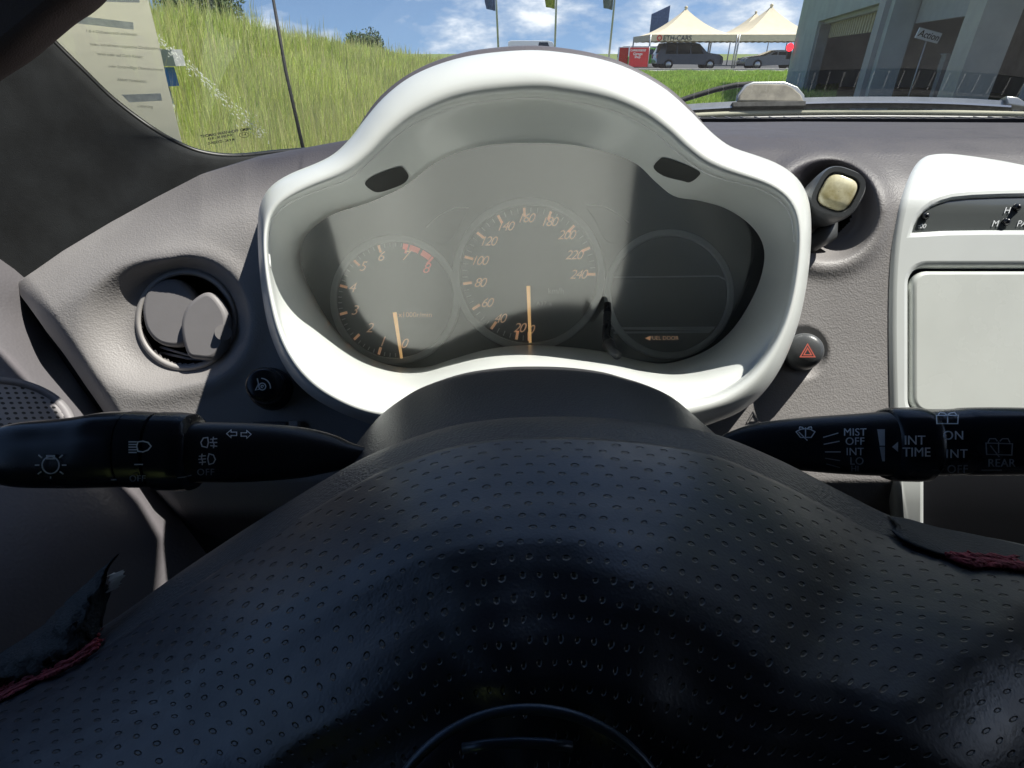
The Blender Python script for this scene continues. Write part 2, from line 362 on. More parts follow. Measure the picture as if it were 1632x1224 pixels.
def plate(name, splines, z, thick, mat, parent, bevel=0, zf=None, cut=None, smooth=True, auto=35):
    me = shape2d([pxs(s, z) for s in splines], thick, bevel)
    if zf is None: fn = lambda x, y, t: W(x, y, z-t)
    else:
        if cut:
            for ax in (0, 1):
                cs = [getattr(v.co, 'xy'[ax]) for v in me.vertices]; a, b = min(cs), max(cs)
                bisect_mesh(me, ax, list(np.arange(a, b, cut*z/FPX))[1:])
        def fn(x, y, t):
            u = 816+x/z*FPX; v = 612-y/z*FPX; zz = zf(u, v)
            return K(u, v, zz) - FW*t
    return place(me, fn, name, mat, parent, smooth, auto)
def circ(cu, cv, r, n=64, a0=0, a1=360, rv=None):
    full = abs(a1-a0) >= 360
    return [(cu+r*math.cos(R(a0+(a1-a0)*i/(n if full else n-1))), cv-(rv or r)*math.sin(R(a0+(a1-a0)*i/(n if full else n-1)))) for i in range(n)]
def arcband(cu, cv, r0, r1, a0, a1, n=32):
    return circ(cu, cv, r1, n, a0, a1) + circ(cu, cv, r0, n, a0, a1)[::-1]
def rrect(u0, v0, u1, v1, r, n=6):
    p = []
    for (cx, cy, a) in ((u1-r, v0+r, 0), (u0+r, v0+r, 90), (u0+r, v1-r, 180), (u1-r, v1-r, 270)):
        p += [(cx+r*math.cos(R(a+90*i/n)), cy-r*math.sin(R(a+90*i/n))) for i in range(n+1)]
    return p
def stroke(pts, wd):
    """thin polyline band in px"""
    L_, R_ = [], []
    for i, p in enumerate(pts):
        a = pts[max(i-1, 0)]; b = pts[min(i+1, len(pts)-1)]; dx, dy = b[0]-a[0], b[1]-a[1]; l = math.hypot(dx, dy) or 1
        nx, ny = -dy/l*wd/2, dx/l*wd/2; L_.append((p[0]+nx, p[1]+ny)); R_.append((p[0]-nx, p[1]-ny))
    return L_+R_[::-1]
def sk(pts, wd):
    if len(pts) > 3 and abs(pts[0][0]-pts[-1][0]) < .01 and abs(pts[0][1]-pts[-1][1]) < .01:
        p = pts[:-1]; m = len(p); A, B = [], []
        for i in range(m):
            a, b_ = p[i-1], p[(i+1) % m]; d1 = (p[i][0]-a[0], p[i][1]-a[1]); d2 = (b_[0]-p[i][0], b_[1]-p[i][1])
            l1, l2 = math.hypot(*d1) or 1, math.hypot(*d2) or 1; nx, ny = -(d1[1]/l1+d2[1]/l2), (d1[0]/l1+d2[0]/l2); l = math.hypot(nx, ny) or 1
            k_ = wd/2*min(1.6, 2/l); nx, ny = nx/l*k_, ny/l*k_
            A.append((p[i][0]+nx, p[i][1]+ny)); B.append((p[i][0]-nx, p[i][1]-ny))
        return [A, B]
    return [stroke(pts, wd)]
def joined(meshes):
    bm = bmesh.new()
    for m in meshes: bm.from_mesh(m)
    me = bpy.data.meshes.new('j'); bm.to_mesh(me); bm.free(); return me
def shiftmesh(me, dx, dy, rot=0):
    c, s = math.cos(rot), math.sin(rot)
    for v in me.vertices: x, y, z = v.co; v.co = (c*x-s*y+dx, s*x+c*y+dy, z)
    return me

# ================================================================== DASHBOARD
dash = thing('dashboard', (0, .45, .3), 'long grey grained vinyl dashboard running across the car behind the wheel', 'dashboard')
def vcrest(u): return interp(u, [-50, 20, 60, 100, 175, 250, 320, 390, 470, 560, 700, 1100, 1300, 1400, 1500, 2300],
                             [480, 455, 428, 400, 355, 314, 278, 257, 247, 240, 236, 236, 240, 243, 245, 250])
def vent_disp(u, v):
    dx, dy = u-297, v-510; r = math.hypot(dx, dy); th = math.atan2(-dy, dx)
    left = max(0, math.cos(th-R(190)))**2
    Ro = 104 + 78*left; Ri = 76
    d = .017*(1-sst((r-Ri)/(Ro-Ri)))
    d -= .0018*math.exp(-((r-Ro-6)/16)**2)*(1-left)
    return d
def pod_disp(u, v):
    dx, dy = u-1318, v-335; r = math.hypot(dx, dy)
    return .034*(1-sst((r-50)/34)) - .003*math.exp(-((r-92)/14)**2)
def haz_disp(u, v):
    r = math.hypot(u-1278, v-562); return .004*(1-sst((r-28)/18))
def zdash(u, v, feat=True):
    vc = vcrest(u); d = v-vc
    z = .42 + .035*max(0, 1-d/95)**2
    if v > 765: z += .13*((v-765)/235)**1.25
    # soft swell along the left of the binnacle and a hollow under the crest
    z += .006*math.exp(-((v-vc-60)/40)**2)*sst((u-150)/150)*(1 if u < 480 else 0)
    if feat:
        z += vent_disp(u, v) + pod_disp(u, v) + haz_disp(u, v)
    return z
CU, CV = 850.0, 385.0
def polar(anchors, sm=0):
    sp = catmull([(p[0], p[1], 0) for p in anchors], 8)
    a = np.array([math.atan2(CV-p.y, p.x-CU) for p in sp]); r = np.array([math.hypot(p.x-CU, p.y-CV) for p in sp])
    o = np.argsort(a); a = a[o]; r = r[o]
    a = np.concatenate([a-2*math.pi, a, a+2*math.pi]); r = np.concatenate([r, r, r])
    if sm:
        g_ = np.linspace(-math.pi*1.5, math.pi*3.5, 3601); q = np.interp(g_, a, r); w_ = int(sm/360*2*math.pi/(g_[1]-g_[0])); kk = np.hanning(2*w_+3); kk /= kk.sum()
        q = np.convolve(np.pad(q, w_+1, mode='edge'), kk, mode='valid'); a, r = g_, q
    return lambda th: float(np.interp(th, a, r))
OUT = polar([(840, 80), (900, 84), (960, 95), (1010, 113), (1060, 142), (1100, 177), (1135, 212), (1165, 234), (1200, 246), (1240, 261), (1270, 283), (1288, 315), (1293, 360), (1290, 420), (1281, 480), (1268, 530), (1245, 585), (1215, 628), (1180, 656), (1140, 673), (1060, 700), (960, 722), (850, 730), (740, 722), (650, 700), (590, 676), (540, 657), (490, 627), (455, 587), (430, 530), (418, 470), (412, 410), (411, 350), (416, 322), (430, 298), (460, 278), (500, 262), (530, 247), (555, 224), (580, 192), (610, 157), (650, 125), (700, 102), (760, 87)], 2.5)
INN = polar([(842, 155), (900, 160), (960, 171), (1010, 190), (1050, 216), (1085, 247), (1115, 270), (1150, 285), (1200, 297), (1236, 313), (1258, 338), (1266, 372), (1264, 420), (1254, 480), (1236, 532), (1205, 580), (1168, 612), (1120, 632), (1040, 640), (960, 634), (842, 626), (740, 634), (670, 645), (610, 648), (560, 634), (505, 600), (462, 545), (438, 470), (428, 400), (433, 352), (455, 326), (500, 306), (555, 285), (590, 256), (625, 222), (670, 192), (740, 166)], 3.0)
LEN = polar([(850, 228), (910, 231), (970, 243), (1015, 262), (1045, 290), (1075, 313), (1115, 320), (1160, 334), (1200, 363), (1218, 400), (1210, 450), (1182, 505), (1150, 542), (1110, 566), (1060, 579), (1010, 573), (965, 561), (905, 553), (842, 550), (780, 556), (725, 571), (678, 585), (630, 584), (580, 566), (540, 532), (510, 490), (485, 440), (478, 405), (490, 372), (530, 342), (590, 322), (645, 296), (690, 262), (735, 241), (790, 230)])
def build_dash():
    NU, NV, NT = 600, 230, 34
    rows = []; keepf = []
    ule = lambda t: interp(1000-545*t, [455, 560, 660, 800, 1000], [20, 75, 135, 225, 380])
    uvrows = []
    for j in range(NV):
        t = j/(NV-1); ul = ule(t); row = []; ur = []
        for i in range(NU):
            c = i/(NU-1); u = ul + c*(2250-ul); v = 1000+(vcrest(u)-1000)*t
            e = u-ul; z = zdash(u, v)
            if e < 26: z += .022*(1-e/26)**2
            row.append(K(u, v, z)); ur.append((u, v))
        rows.append(row); uvrows.append(ur)
    def ends(x):
        return (interp(x, [-.45, -.3, -.26, -.18, -.09, .03, .2, .4, .8, 1.2], [.50, .53, .56, .66, .75, .82, .87, .895, .88, .82]),
                CZ+interp(x, [-.45, -.35, -.3, -.2, -.1, 0], [-.26, -.2, -.15, -.100, -.088, -.086]))
    last = rows[-1]
    for j in range(1, NT):
        t = j/(NT-1); row = []
        for i in range(NU):
            p = last[i]; y1, z1 = ends(p.x); y = p.y+(y1-p.y)*t
            # rounded over the crest, flat top, small fall toward the glass
            k = t; zt = p.z + (z1-p.z)*(k**3) - .0
            tang = .006*math.sin(min(1, t*4)*math.pi)*(1-sst((-.12-p.x)/.1))
            row.append(Vector((p.x, y, zt+tang)))
        rows.append(row); uvrows.append(None)
    me = bpy.data.meshes.new('dash_panel'); org = ORG[dash]
    nv = len(rows)*NU; co = np.array([tuple(p-org) for r in rows for p in r])
    faces = []; top = []
    holes = ((297, 510, 72), (1318, 335, 40))
    for j in range(len(rows)-1):
        for i in range(NU-1):
            if uvrows[j] is not None:
                u, v = uvrows[j][i]
                if (1448 if v < 400 else 1428) < u < 2170 and 292 < v < 935: continue
                if any((u-a)**2+(v-b)**2 < r*r for a, b, r in holes): continue
                if math.hypot(u-CU, v-CV) < OUT(math.atan2(CV-v, u-CU))*.96: continue      # opening behind the instruments
            faces.append((j*NU+i, j*NU+i+1, (j+1)*NU+i+1, (j+1)*NU+i)); top.append(j)
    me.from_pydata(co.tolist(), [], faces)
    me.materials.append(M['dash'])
    # paler face, darker top and right, blended; under-dash shade painted in below
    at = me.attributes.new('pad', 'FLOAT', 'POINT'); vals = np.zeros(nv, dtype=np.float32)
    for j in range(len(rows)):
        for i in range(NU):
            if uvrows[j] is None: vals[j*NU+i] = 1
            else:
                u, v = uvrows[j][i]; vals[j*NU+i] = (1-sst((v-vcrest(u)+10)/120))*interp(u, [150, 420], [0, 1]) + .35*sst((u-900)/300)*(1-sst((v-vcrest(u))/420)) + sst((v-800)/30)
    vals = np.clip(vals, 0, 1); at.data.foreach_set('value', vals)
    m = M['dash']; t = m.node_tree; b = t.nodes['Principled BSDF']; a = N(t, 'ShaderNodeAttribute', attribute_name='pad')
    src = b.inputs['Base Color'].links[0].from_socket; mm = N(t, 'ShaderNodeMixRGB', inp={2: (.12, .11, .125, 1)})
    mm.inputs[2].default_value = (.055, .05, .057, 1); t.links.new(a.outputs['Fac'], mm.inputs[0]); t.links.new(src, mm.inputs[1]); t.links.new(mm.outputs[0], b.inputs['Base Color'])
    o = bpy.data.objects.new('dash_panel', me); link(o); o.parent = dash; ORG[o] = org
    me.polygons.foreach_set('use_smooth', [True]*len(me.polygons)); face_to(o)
build_dash()

# ---- left air vent
vent = thing('air_vent', K(297, 585, .44), 'round grey swivelling air vent with two disc vanes at the left end of the dash', 'air vent')
b = MB(); pr = []
for r, dz in ((82, -.0005), (80, -.003), (76, -.0035), (72.5, -.002), (71.5, .002), (71, .03)):
    pr.append([K(297+r*math.cos(a), 510-r*math.sin(a), .4370+dz) for a in np.linspace(0, 2*math.pi, 97)[:-1]])
b.loft(pr).build('bezel_ring', 'ventlip', vent)
b = MB(); pr = []
for r, z in ((71, .439), (66, .475), (60, .50)):
    pr.append([K(297+r*math.cos(a)*1, 510-r*math.sin(a), z) for a in np.linspace(0, 2*math.pi, 65)[:-1]])
b.loft(pr, cap1=True).build('duct', 'black', vent)
def vane(pts, z, dz, name):
    sp = catmull([(p[0], p[1], 0) for p in pts], 5)
    o = plate(name, [[(p.x, p.y) for p in sp]], z, .010, 'vent', vent, bevel=.0035, zf=lambda u, v: z+dz*(u-300)/70+.00008*(v-510)*0)
    return o
# vane outlines read as a large disc partly behind a smaller one
vane([(232, 500), (235, 474), (250, 455), (272, 446), (292, 448), (312, 466), (320, 490), (316, 530), (296, 552), (262, 550), (240, 530)], .438, .002, 'vane')
vane([(293, 528), (296, 502), (308, 482), (330, 467), (347, 472), (364, 496), (368, 520), (362, 552), (345, 572), (322, 573), (303, 566)], .430, .001, 'vane')
b = MB(); b.tube([K(356, 530, .4235), K(356, 530, .429)], .0060, 24); b.build('thumb_notch', 'vent', vent, auto=40)
for dv in (0, 9):
    b = MB(); b.tube([K(255, 553+dv, .445), K(300, 566+dv*.6, .445), K(335, 572+dv*.3, .445)], .0011, 8); b.build('louvre', 'ventlip', vent)

# ---- dimmer knob
kn = thing('dimmer_knob', K(424, 640, .40), 'round black knob with white headlamp-dial symbol beside the white binnacle', 'knob')
b = MB()
ax0, ax1 = K(437, 622, .425), K(419, 612, .392); dr = (ax1-ax0)
prof = [(0, .0175), (.45, .0165), (.5, .0142), (.85, .0140), (.96, .0130), (1.0, .0105), (1.012, .006), (1.014, .001)]
b.tube([ax0+dr*p[0] for p in prof], [p[1]*.92 for p in prof], 40); b.build('knob_body', 'blackgloss', kn, auto=50)
def icon(name, strokes, z, mat, parent, wd=2.2, thick=.0004, zf=None):
    ms = [shape2d([pxs(q_, z) for q_ in sk(s, wd)], thick) for s in strokes]
    me = joined(ms)
    fn = (lambda x, y, t: W(x, y, z-t)) if zf is None else (lambda x, y, t: K(816+x/z*FPX, 612-y/z*FPX, zf(816+x/z*FPX, 612-y/z*FPX)) - FW*t)
    return place(me, fn, name, mat, parent)
icon('dial_symbol', [circ(418, 616, 5.5, 16)+[(423.5, 616)], circ(418, 616, 2, 8, 0, 300), circ(416, 618, 15, 16, -5, 88), [(410, 603), (412, 612), (407, 622), (414, 620)]], .3875, 'ink', kn, 1.7)

# ---- hazard button
hz = thing('hazard_button', K(1282, 590, .42), 'round grey hazard button with red double triangle right of the binnacle', 'button')
ax0, ax1 = K(1274, 565, .430), K(1283, 558, .400); dr = ax1-ax0; b = MB()
prof = [(0, .0142), (.6, .0142), (.85, .0138), (.95, .0126), (1, .010), (1.03, .005), (1.035, .0005)]
b.tube([ax0+dr*p[0] for p in prof], [p[1]*.95 for p in prof], 48); b.build('button_body', 'pod', hz, auto=60)
tri = lambda c, r: [(c[0]+r*math.sin(R(a)), c[1]-r*math.cos(R(a))) for a in (0, 120, 240, 0)]
def tring(c, r, w_): me = shape2d([pxs(tri(c, r)[:3], 0.3960), pxs(tri(c, r-w_)[:3], 0.3960)], .0004); return me
place(joined([tring((1287, 562), 15, 3.2), tring((1287, 562), 8.5, 3.2)]), lambda x, y, t: W(x, y, 0.3960-t), 'triangle', 'hazardred', hz)

# ---- light sensor / clock pod
pod = thing('dash_lamp_pod', K(1330, 350, .42), 'small grey pod with a square amber window, set in a dash hollow', 'pod')
def superring(c, ex, ey, rx, ry, p, n=48):
    out = []
    for i in range(n):
        a = 2*math.pi*i/n; ca, sa = math.cos(a), math.sin(a)
        out.append(c + ex*(rx*math.copysign(abs(ca)**p, ca)) + ey*(ry*math.copysign(abs(sa)**p, sa)))
    return out
pc = K(1336, 306, .392); nrm = (C0 + Vector((.12, 0, .10)) - pc).normalized()
ex = RT.cross(nrm).normalized(); ex = (RT - nrm*RT.dot(nrm)).normalized(); ey = nrm.cross(ex)
ca, sa = math.cos(R(-24)), math.sin(R(-24)); e1 = ex*ca+ey*sa; e2 = ey*ca-ex*sa
rings = []; sc = .000445
for dz, r, p in ((-.062, .90, 1), (-.030, 1.0, .95), (-.012, 1.0, .85), (-.004, .96, .75), (0, .86, .62), (0, .70, .6), (-.0025, .665, .6)):
    rings.append(superring(pc+nrm*dz, e1, e2, 40*sc*r, 42*sc*r, p))
MB().loft(rings, cap0=True, cap1=True).build('pod_body', 'pod', pod, auto=60)
rings = [superring(pc+nrm*dz, e1, e2, 40*sc*r, 42*sc*r, .6) for dz, r in ((-.0025, .62), (-.001, .62), (.0006, .55), (.001, .3), (.001, .01))]
MB().loft(rings).build('amber_window', 'podlens', pod)
pr = []
for r, z in ((44, .462), (42, .48), (38, .50)): pr.append([K(1318+r*math.cos(a), 335-r*math.sin(a), z) for a in np.linspace(0, 2*math.pi, 49)[:-1]])
MB().loft(pr, cap1=True).build('hollow_cup', 'pod', pod)
b = MB(); b.tube([K(1285, 395, .43), K(1318, 372, .435), K(1322, 350, .44)], [.006, .008, .006], 12); b.build('hinge_bracket', 'pod', pod)

# ---- small switch blank
sw = thing('switch_blank', K(440, 690, .42), 'narrow dark switch blank below the dimmer knob, partly behind the stalk', 'switch')
plate('blank_cover', [rrect(404, 672, 459, 694, 3)], .416, .006, 'pod', sw, bevel=.001)
plate('blank_cover', [rrect(462, 670, 478, 694, 2)], .415, .006, 'ventlip', sw, bevel=.001)

# ---- centre console bezel
cb = thing('centre_console', K(1500, 820, .42), 'glossy white centre console surround with a long smoked display and a flat lid', 'console')
zb = lambda u, v: zdash(u, max(v, 252), False)+.0030 + (.13*((v-765)/235)**1.25*-1*.6 if v > 765 else 0)
outer = catmull([(1640, 268, 0), (1590, 258, 0), (1530, 249, 0), (1494, 247, 0), (1470, 252, 0), (1452, 270, 0), (1436, 305, 0), (1424, 345, 0), (1416, 395, 0), (1412, 450, 0), (1411, 520, 0), (1412, 600, 0), (1415, 700, 0), (1420, 790, 0), (1428, 880, 0), (1440, 960, 0)], 5, False)
outer = [(p.x, p.y) for p in outer] + [(2180, 960), (2220, 800), (2230, 560), (2215, 400), (2160, 300), (2050, 268), (1900, 262), (1750, 264)]
slot = [(1449, 372), (1452, 362), (1458, 351), (1467, 341), (1478, 333), (1492, 327), (1510, 322), (1540, 319), (1590, 317), (1650, 316), (2060, 316), (2130, 340), (2160, 366)] + [(2160, 368), (1650, 368), (1560, 368), (1500, 369)]
lidh = rrect(1442, 428, 2160, 662, 26)
radio = rrect(1467, 700, 2140, 940, 6)
plate('surround', [outer, slot, lidh, radio], .41, .012, 'white', cb, bevel=.0045, zf=zb, cut=40)
plate('display', [slot], .41, .003, 'display', cb, zf=lambda u, v: zb(u, v)-.001, cut=60)
plate('storage_lid', [rrect(1449, 433, 2152, 658, 24)], .41, .008, 'whitelid', cb, bevel=.003, zf=lambda u, v: zb(u, v)-.0015+.00001*(u-1450)*0, cut=60)
plate('radio_panel', [radio], .41, .003, 'black', cb, zf=lambda u, v: zb(u, v)+.003, cut=60)
def label(s, u, v, px, z, mat, parent, name, shear=0, off=0, zf=None, align='CENTER', space=1.0, rot=0, lift=.0006):
    me = text2d(s, px/FPX*z, shear, off/FPX*z, align, .00008, space)
    x0, y0 = (u-816)/FPX*z, (612-v)/FPX*z; c_, s_ = math.cos(rot), math.sin(rot)
    def fn(x, y, t):
        X = x0 + c_*x - s_*y; Y = y0 + s_*x + c_*y
        if zf is None: return W(X, Y, z-t-lift)
        uu = 816+X/z*FPX; vv = 612-Y/z*FPX; return K(uu, vv, zf(uu, vv)) - FW*(t+lift)
    return place(me, fn, name, mat, parent)
zdsp = lambda u, v: zb(u, v)-.0026
label('H', 1603, 336, 14, .41, 'ink', cb, 'letter_hour', .35, zf=zdsp)
label('M', 1584, 357, 14, .41, 'ink', cb, 'letter_minute', .35, zf=zdsp)
label('PASS', 1633, 357, 14, .41, 'ink', cb, 'pass_lettering', .35, zf=zdsp)
label(':00', 1468, 361, 10, .41, 'ink', cb, 'zero_lettering', .35, zf=zdsp)
for (u, v) in ((1474, 345), (1620, 331), (1603, 354)):
    b = MB(); b.tube([K(u, v, zdsp(u, v)), K(u+1, v-1, zdsp(u, v)-.002), K(u+5, v-2, zdsp(u, v)-.0045)], [.0030, .0026, .0012], 14); b.build('set_button', 'blackgloss', cb)

# ================================================================== INSTRUMENT BINNACLE
ic = thing('instrument_cluster', K(850, 670, .40), 'big glossy white instrument binnacle with three round dials under one clear lens', 'instrument cluster')
def zlip(v): return interp(v, [80, 300, 660], [.335, .326, .308])
def lensz(y):
    s = y-.018; return .460 - .25*s - 1.3*s*s - 10.0*s**3
def lens_at(u, v):
    z = .42
    for _ in range(12): z = lensz((612-v)/FPX*z)
    return z
NA = 320; TH = [2*math.pi*i/NA for i in range(NA)]
def ring_px(f, k=1.0, g=None, t=0):
    out = []
    for th in TH:
        r = f(th)*k if g is None else f(th)*(1-t)+g(th)*t
        out.append((CU+r*math.cos(th), CV-r*math.sin(th)))
    return out
rings = []
def skirt(p, q, d, z0, k_=1.0):
    w_ = sst((330-q[1])/140); a = p + Vector((0, 1, 0))*d - Vector((p.x-.015, 0, 0))*d*.7
    kk = k_*(1-.10*d); b_ = K(CU+(q[0]-CU)*kk, CV+(q[1]-CV)*kk, zlip(q[1])+z0+d*.62)
    return a*w_ + b_*(1-w_)
back = [K(u, v, zlip(v)+.028) for u, v in ring_px(OUT)]
for d in (.16, .09, .04, .012):   # skirt running forward, level with the ground above and flaring below
    rings.append([skirt(p, q, d, .028) for p, q in zip(back, ring_px(OUT))])
NL = 14
for i in range(NL+1):
    t = i/NL; s = (1-math.cos(math.pi*t))/2; s = 1-(1-s)**1.45
    px = ring_px(OUT, g=INN, t=s); rr = []
    for (u, v) in px:
        h = (.028 if t < .5 else .021)*(1-math.sin(math.pi*t))
        rr.append(K(u, v, zlip(v)+h))
    rings.append(rr)
innz = [zlip(v)+.021 for u, v in ring_px(INN)]
NW = 16
for i in range(1, NW+1):
    t = i/NW; px = ring_px(INN, g=LEN, t=t); pl = ring_px(LEN); rr = []
    for k_, (u, v) in enumerate(px):
        zl = lens_at(*pl[k_]); z0 = innz[k_]
        bot = sst((-math.sin(TH[k_])-.15)/.5); zz = z0 + (zl+.002-z0)*(t**(.9+2.0*bot))
        rr.append(K(u, v, zz))
    rings.append(rr)
MB().loft(rings).build('binnacle_hood', 'white', ic)
# thin pale seam line standing at the inner lip
b = MB(); b.tube([K(u, v, zz-.0012) for (u, v), zz in zip(ring_px(INN), innz)][:int(NA*.52)] , .0009, 6)
b.build('lip_seam', 'whitepaint', ic)
# grey cowl pad behind the hood
rings = []
for k_, d in ((1.000, .014), (1.018, .016), (1.026, .03), (1.026, .10), (1.0, .2)):
    pxr = [(CU+(u-CU)*kk, CV+(v-CV)*kk) for u, v in ring_px(OUT) for kk in (1+(k_-1)*(1-sst((v-150)/90))-.02*sst((v-190)/60),)]; rr = []
    for (u, v) in pxr:
        p = K(u, v, zlip(v)+.028+.012); rr.append(skirt(p, (u, v), d-.014, .040))
    rings.append(rr)
top = [i for i in range(NA) if math.sin(TH[i]) > -.05]
rings = [[r[i] for i in top if TH[i] < math.pi*1.02] for r in rings]
MB().loft(rings, closed=False).build('cowl_pad', 'dashtop', ic)
# clear lens: grid over the opening, dished toward the driver at the top
def build_lens():
    rr = []
    for k_ in np.linspace(0.0, 1.0, 26):
        rr.append([K(CU+LEN(th)*k_*math.cos(th), CV-LEN(th)*k_*math.sin(th), lens_at(0, CV-LEN(th)*k_*math.sin(th)) + (.012 if math.cos(th) > 0 else -.009)*((LEN(th)*k_*math.cos(th))/350)**2) for th in TH])
    # rim must meet the wall
    b = MB(); b.loft(rr); return b.build('clear_lens', 'lens', ic, weld=True)
build_lens()
# face plate and cavity walls
plate('cluster_face', [ring_px(LEN, 1.10)], .502, .002, 'facebg', ic, smooth=False)
rr = []
for z_, k_ in ((0, 1.0), (.5, 1.0), (1, 1.02)):
    rr.append([K(u, v, lens_at(u, v)+.004+(.500-lens_at(u, v)-.004)*z_) if z_ < 1 else K(u, v, .501) for (u, v) in ring_px(LEN, k_)])
MB().loft(rr).build('cavity_wall', 'facebg', ic)
ZD = .490
def pol(c, a, r):  # a measured clockwise from straight down
    return (c[0]-r*math.sin(R(a)), c[1]+r*math.cos(R(a)))
def tickset(c, angs, r0, r1, wd): return [stroke([pol(c, a, r0), pol(c, a, r1)], wd) for a in angs]
def multi(name, polys, z, mat, parent, thick=.0006):
    me = joined([shape2d([pxs(p, z)], thick) for p in polys]); return place(me, lambda x, y, t: W(x, y, z-t), name, mat, parent)
def numerals(name, items, z, px, mat, parent, shear=.38, off=-.05):
    ms = []
    for s_, u, v in items: ms.append(shiftmesh(text2d(s_, px/FPX*z, shear, off/FPX*z, 'CENTER', .0002, .82), (u-816)/FPX*z, (612-v)/FPX*z))
    return place(joined(ms), lambda x, y, t: W(x, y, z-t), name, mat, parent)
def needle(c0, c1, z, parent, mat='needle'):
    b = MB(); p0, p1 = K(*c0, z), K(*c1, z); b.tube([p0, p1], [.0018, .0012], 10); b.build('needle', mat, parent)
# speedometer
sc_ = (843, 437)
sp_ = plate('speedometer', [circ(*sc_, 109, 96)], ZD, .002, 'face', ic, smooth=False)
plate('dial_ring', [circ(sc_[0], sc_[1], 121, 96), circ(sc_[0], sc_[1], 109.5, 96)], ZD, .006, 'ring', sp_, bevel=.0012)
ang = lambda val: 11+(val-20)*23.55/20
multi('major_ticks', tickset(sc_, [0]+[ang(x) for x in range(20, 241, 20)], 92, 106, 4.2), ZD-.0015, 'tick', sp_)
multi('minor_ticks', tickset(sc_, [ang(x) for x in range(10, 240, 5) if x % 20], 98, 106, 1.3), ZD-.0015, 'line', sp_)
npos = {20: (827, 523), 40: (796, 508), 60: (775, 483), 80: (764, 451), 100: (763, 416), 120: (777, 385), 140: (804, 361), 160: (837, 348), 180: (874, 354), 200: (902, 375), 220: (914, 407), 240: (921, 438)}
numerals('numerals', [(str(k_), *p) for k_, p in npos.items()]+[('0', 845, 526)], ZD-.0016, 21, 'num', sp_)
label('km/h', 886, 464, 13, ZD-.0012, 'line', sp_, 'unit_lettering')
label('A37-a', 867, 484, 9, ZD-.0012, 'line', sp_, 'code_lettering', space=1.15)
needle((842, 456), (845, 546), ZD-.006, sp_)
# tachometer
tcn_ = (630, 478)
tp = plate('tachometer', [circ(*tcn_, 92, 96)], ZD, .002, 'face', ic, smooth=False)
plate('dial_ring', [circ(*tcn_, 103, 96), circ(*tcn_, 92.5, 96)], ZD, .006, 'ring', tp, bevel=.0012)
an = lambda n_: -6 if n_ == 0 else 17+(n_-1)*29.2
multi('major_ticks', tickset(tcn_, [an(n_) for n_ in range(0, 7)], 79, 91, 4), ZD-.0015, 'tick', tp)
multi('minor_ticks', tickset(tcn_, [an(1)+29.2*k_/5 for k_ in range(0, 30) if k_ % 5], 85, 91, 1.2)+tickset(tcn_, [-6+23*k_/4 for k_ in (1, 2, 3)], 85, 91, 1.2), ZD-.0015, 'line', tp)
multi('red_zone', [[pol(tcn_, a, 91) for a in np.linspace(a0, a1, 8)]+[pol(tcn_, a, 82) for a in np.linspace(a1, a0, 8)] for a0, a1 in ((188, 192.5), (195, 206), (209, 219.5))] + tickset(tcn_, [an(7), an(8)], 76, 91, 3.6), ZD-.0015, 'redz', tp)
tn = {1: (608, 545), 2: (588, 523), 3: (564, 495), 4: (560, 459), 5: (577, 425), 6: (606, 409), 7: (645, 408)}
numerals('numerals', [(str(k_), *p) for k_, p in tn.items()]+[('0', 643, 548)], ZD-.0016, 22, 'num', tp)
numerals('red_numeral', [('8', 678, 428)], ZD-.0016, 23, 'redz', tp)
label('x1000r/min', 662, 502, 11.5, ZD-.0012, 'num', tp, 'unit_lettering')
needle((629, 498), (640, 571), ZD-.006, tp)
# right-hand combined gauge
gc = (1066, 469)
gp = plate('fuel_gauge', [circ(*gc, 92, 96)], ZD, .002, 'face', ic, smooth=False)
plate('dial_ring', [circ(*gc, 103, 96), circ(*gc, 92.5, 96)], ZD, .006, 'ring', gp, bevel=.0012)
multi('divider_line', [stroke([(964, 446), (974, 442), (1145, 440), (1157, 446)], 2.2), stroke([(975, 523), (1140, 522), (1130, 529), (978, 530)], 3)], ZD-.0015, 'ring', gp)
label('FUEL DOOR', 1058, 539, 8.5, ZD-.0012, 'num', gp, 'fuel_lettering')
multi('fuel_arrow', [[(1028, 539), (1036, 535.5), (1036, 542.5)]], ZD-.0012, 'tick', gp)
for lo, pn in (([(680, 362, 0), (700, 344, 0), (725, 332, 0), (747, 331, 0)], [(680, 364, 0), (710, 340, 0), (745, 332, 0), (738, 350, 0), (722, 378, 0), (706, 390, 0), (690, 382, 0)]),
               ([(1002, 355, 0), (985, 341, 0), (960, 329, 0), (935, 326, 0)], [(1004, 357, 0), (975, 334, 0), (936, 328, 0), (948, 350, 0), (965, 382, 0), (985, 388, 0), (998, 376, 0)])):
    multi('wing_outline', [stroke([(p.x, p.y) for p in catmull(lo, 6, False)], 1.6)], .4995, 'line', ic)
    multi('wing_panel', [[(p.x, p.y) for p in catmull(pn, 5)]], .4999, 'face', ic)
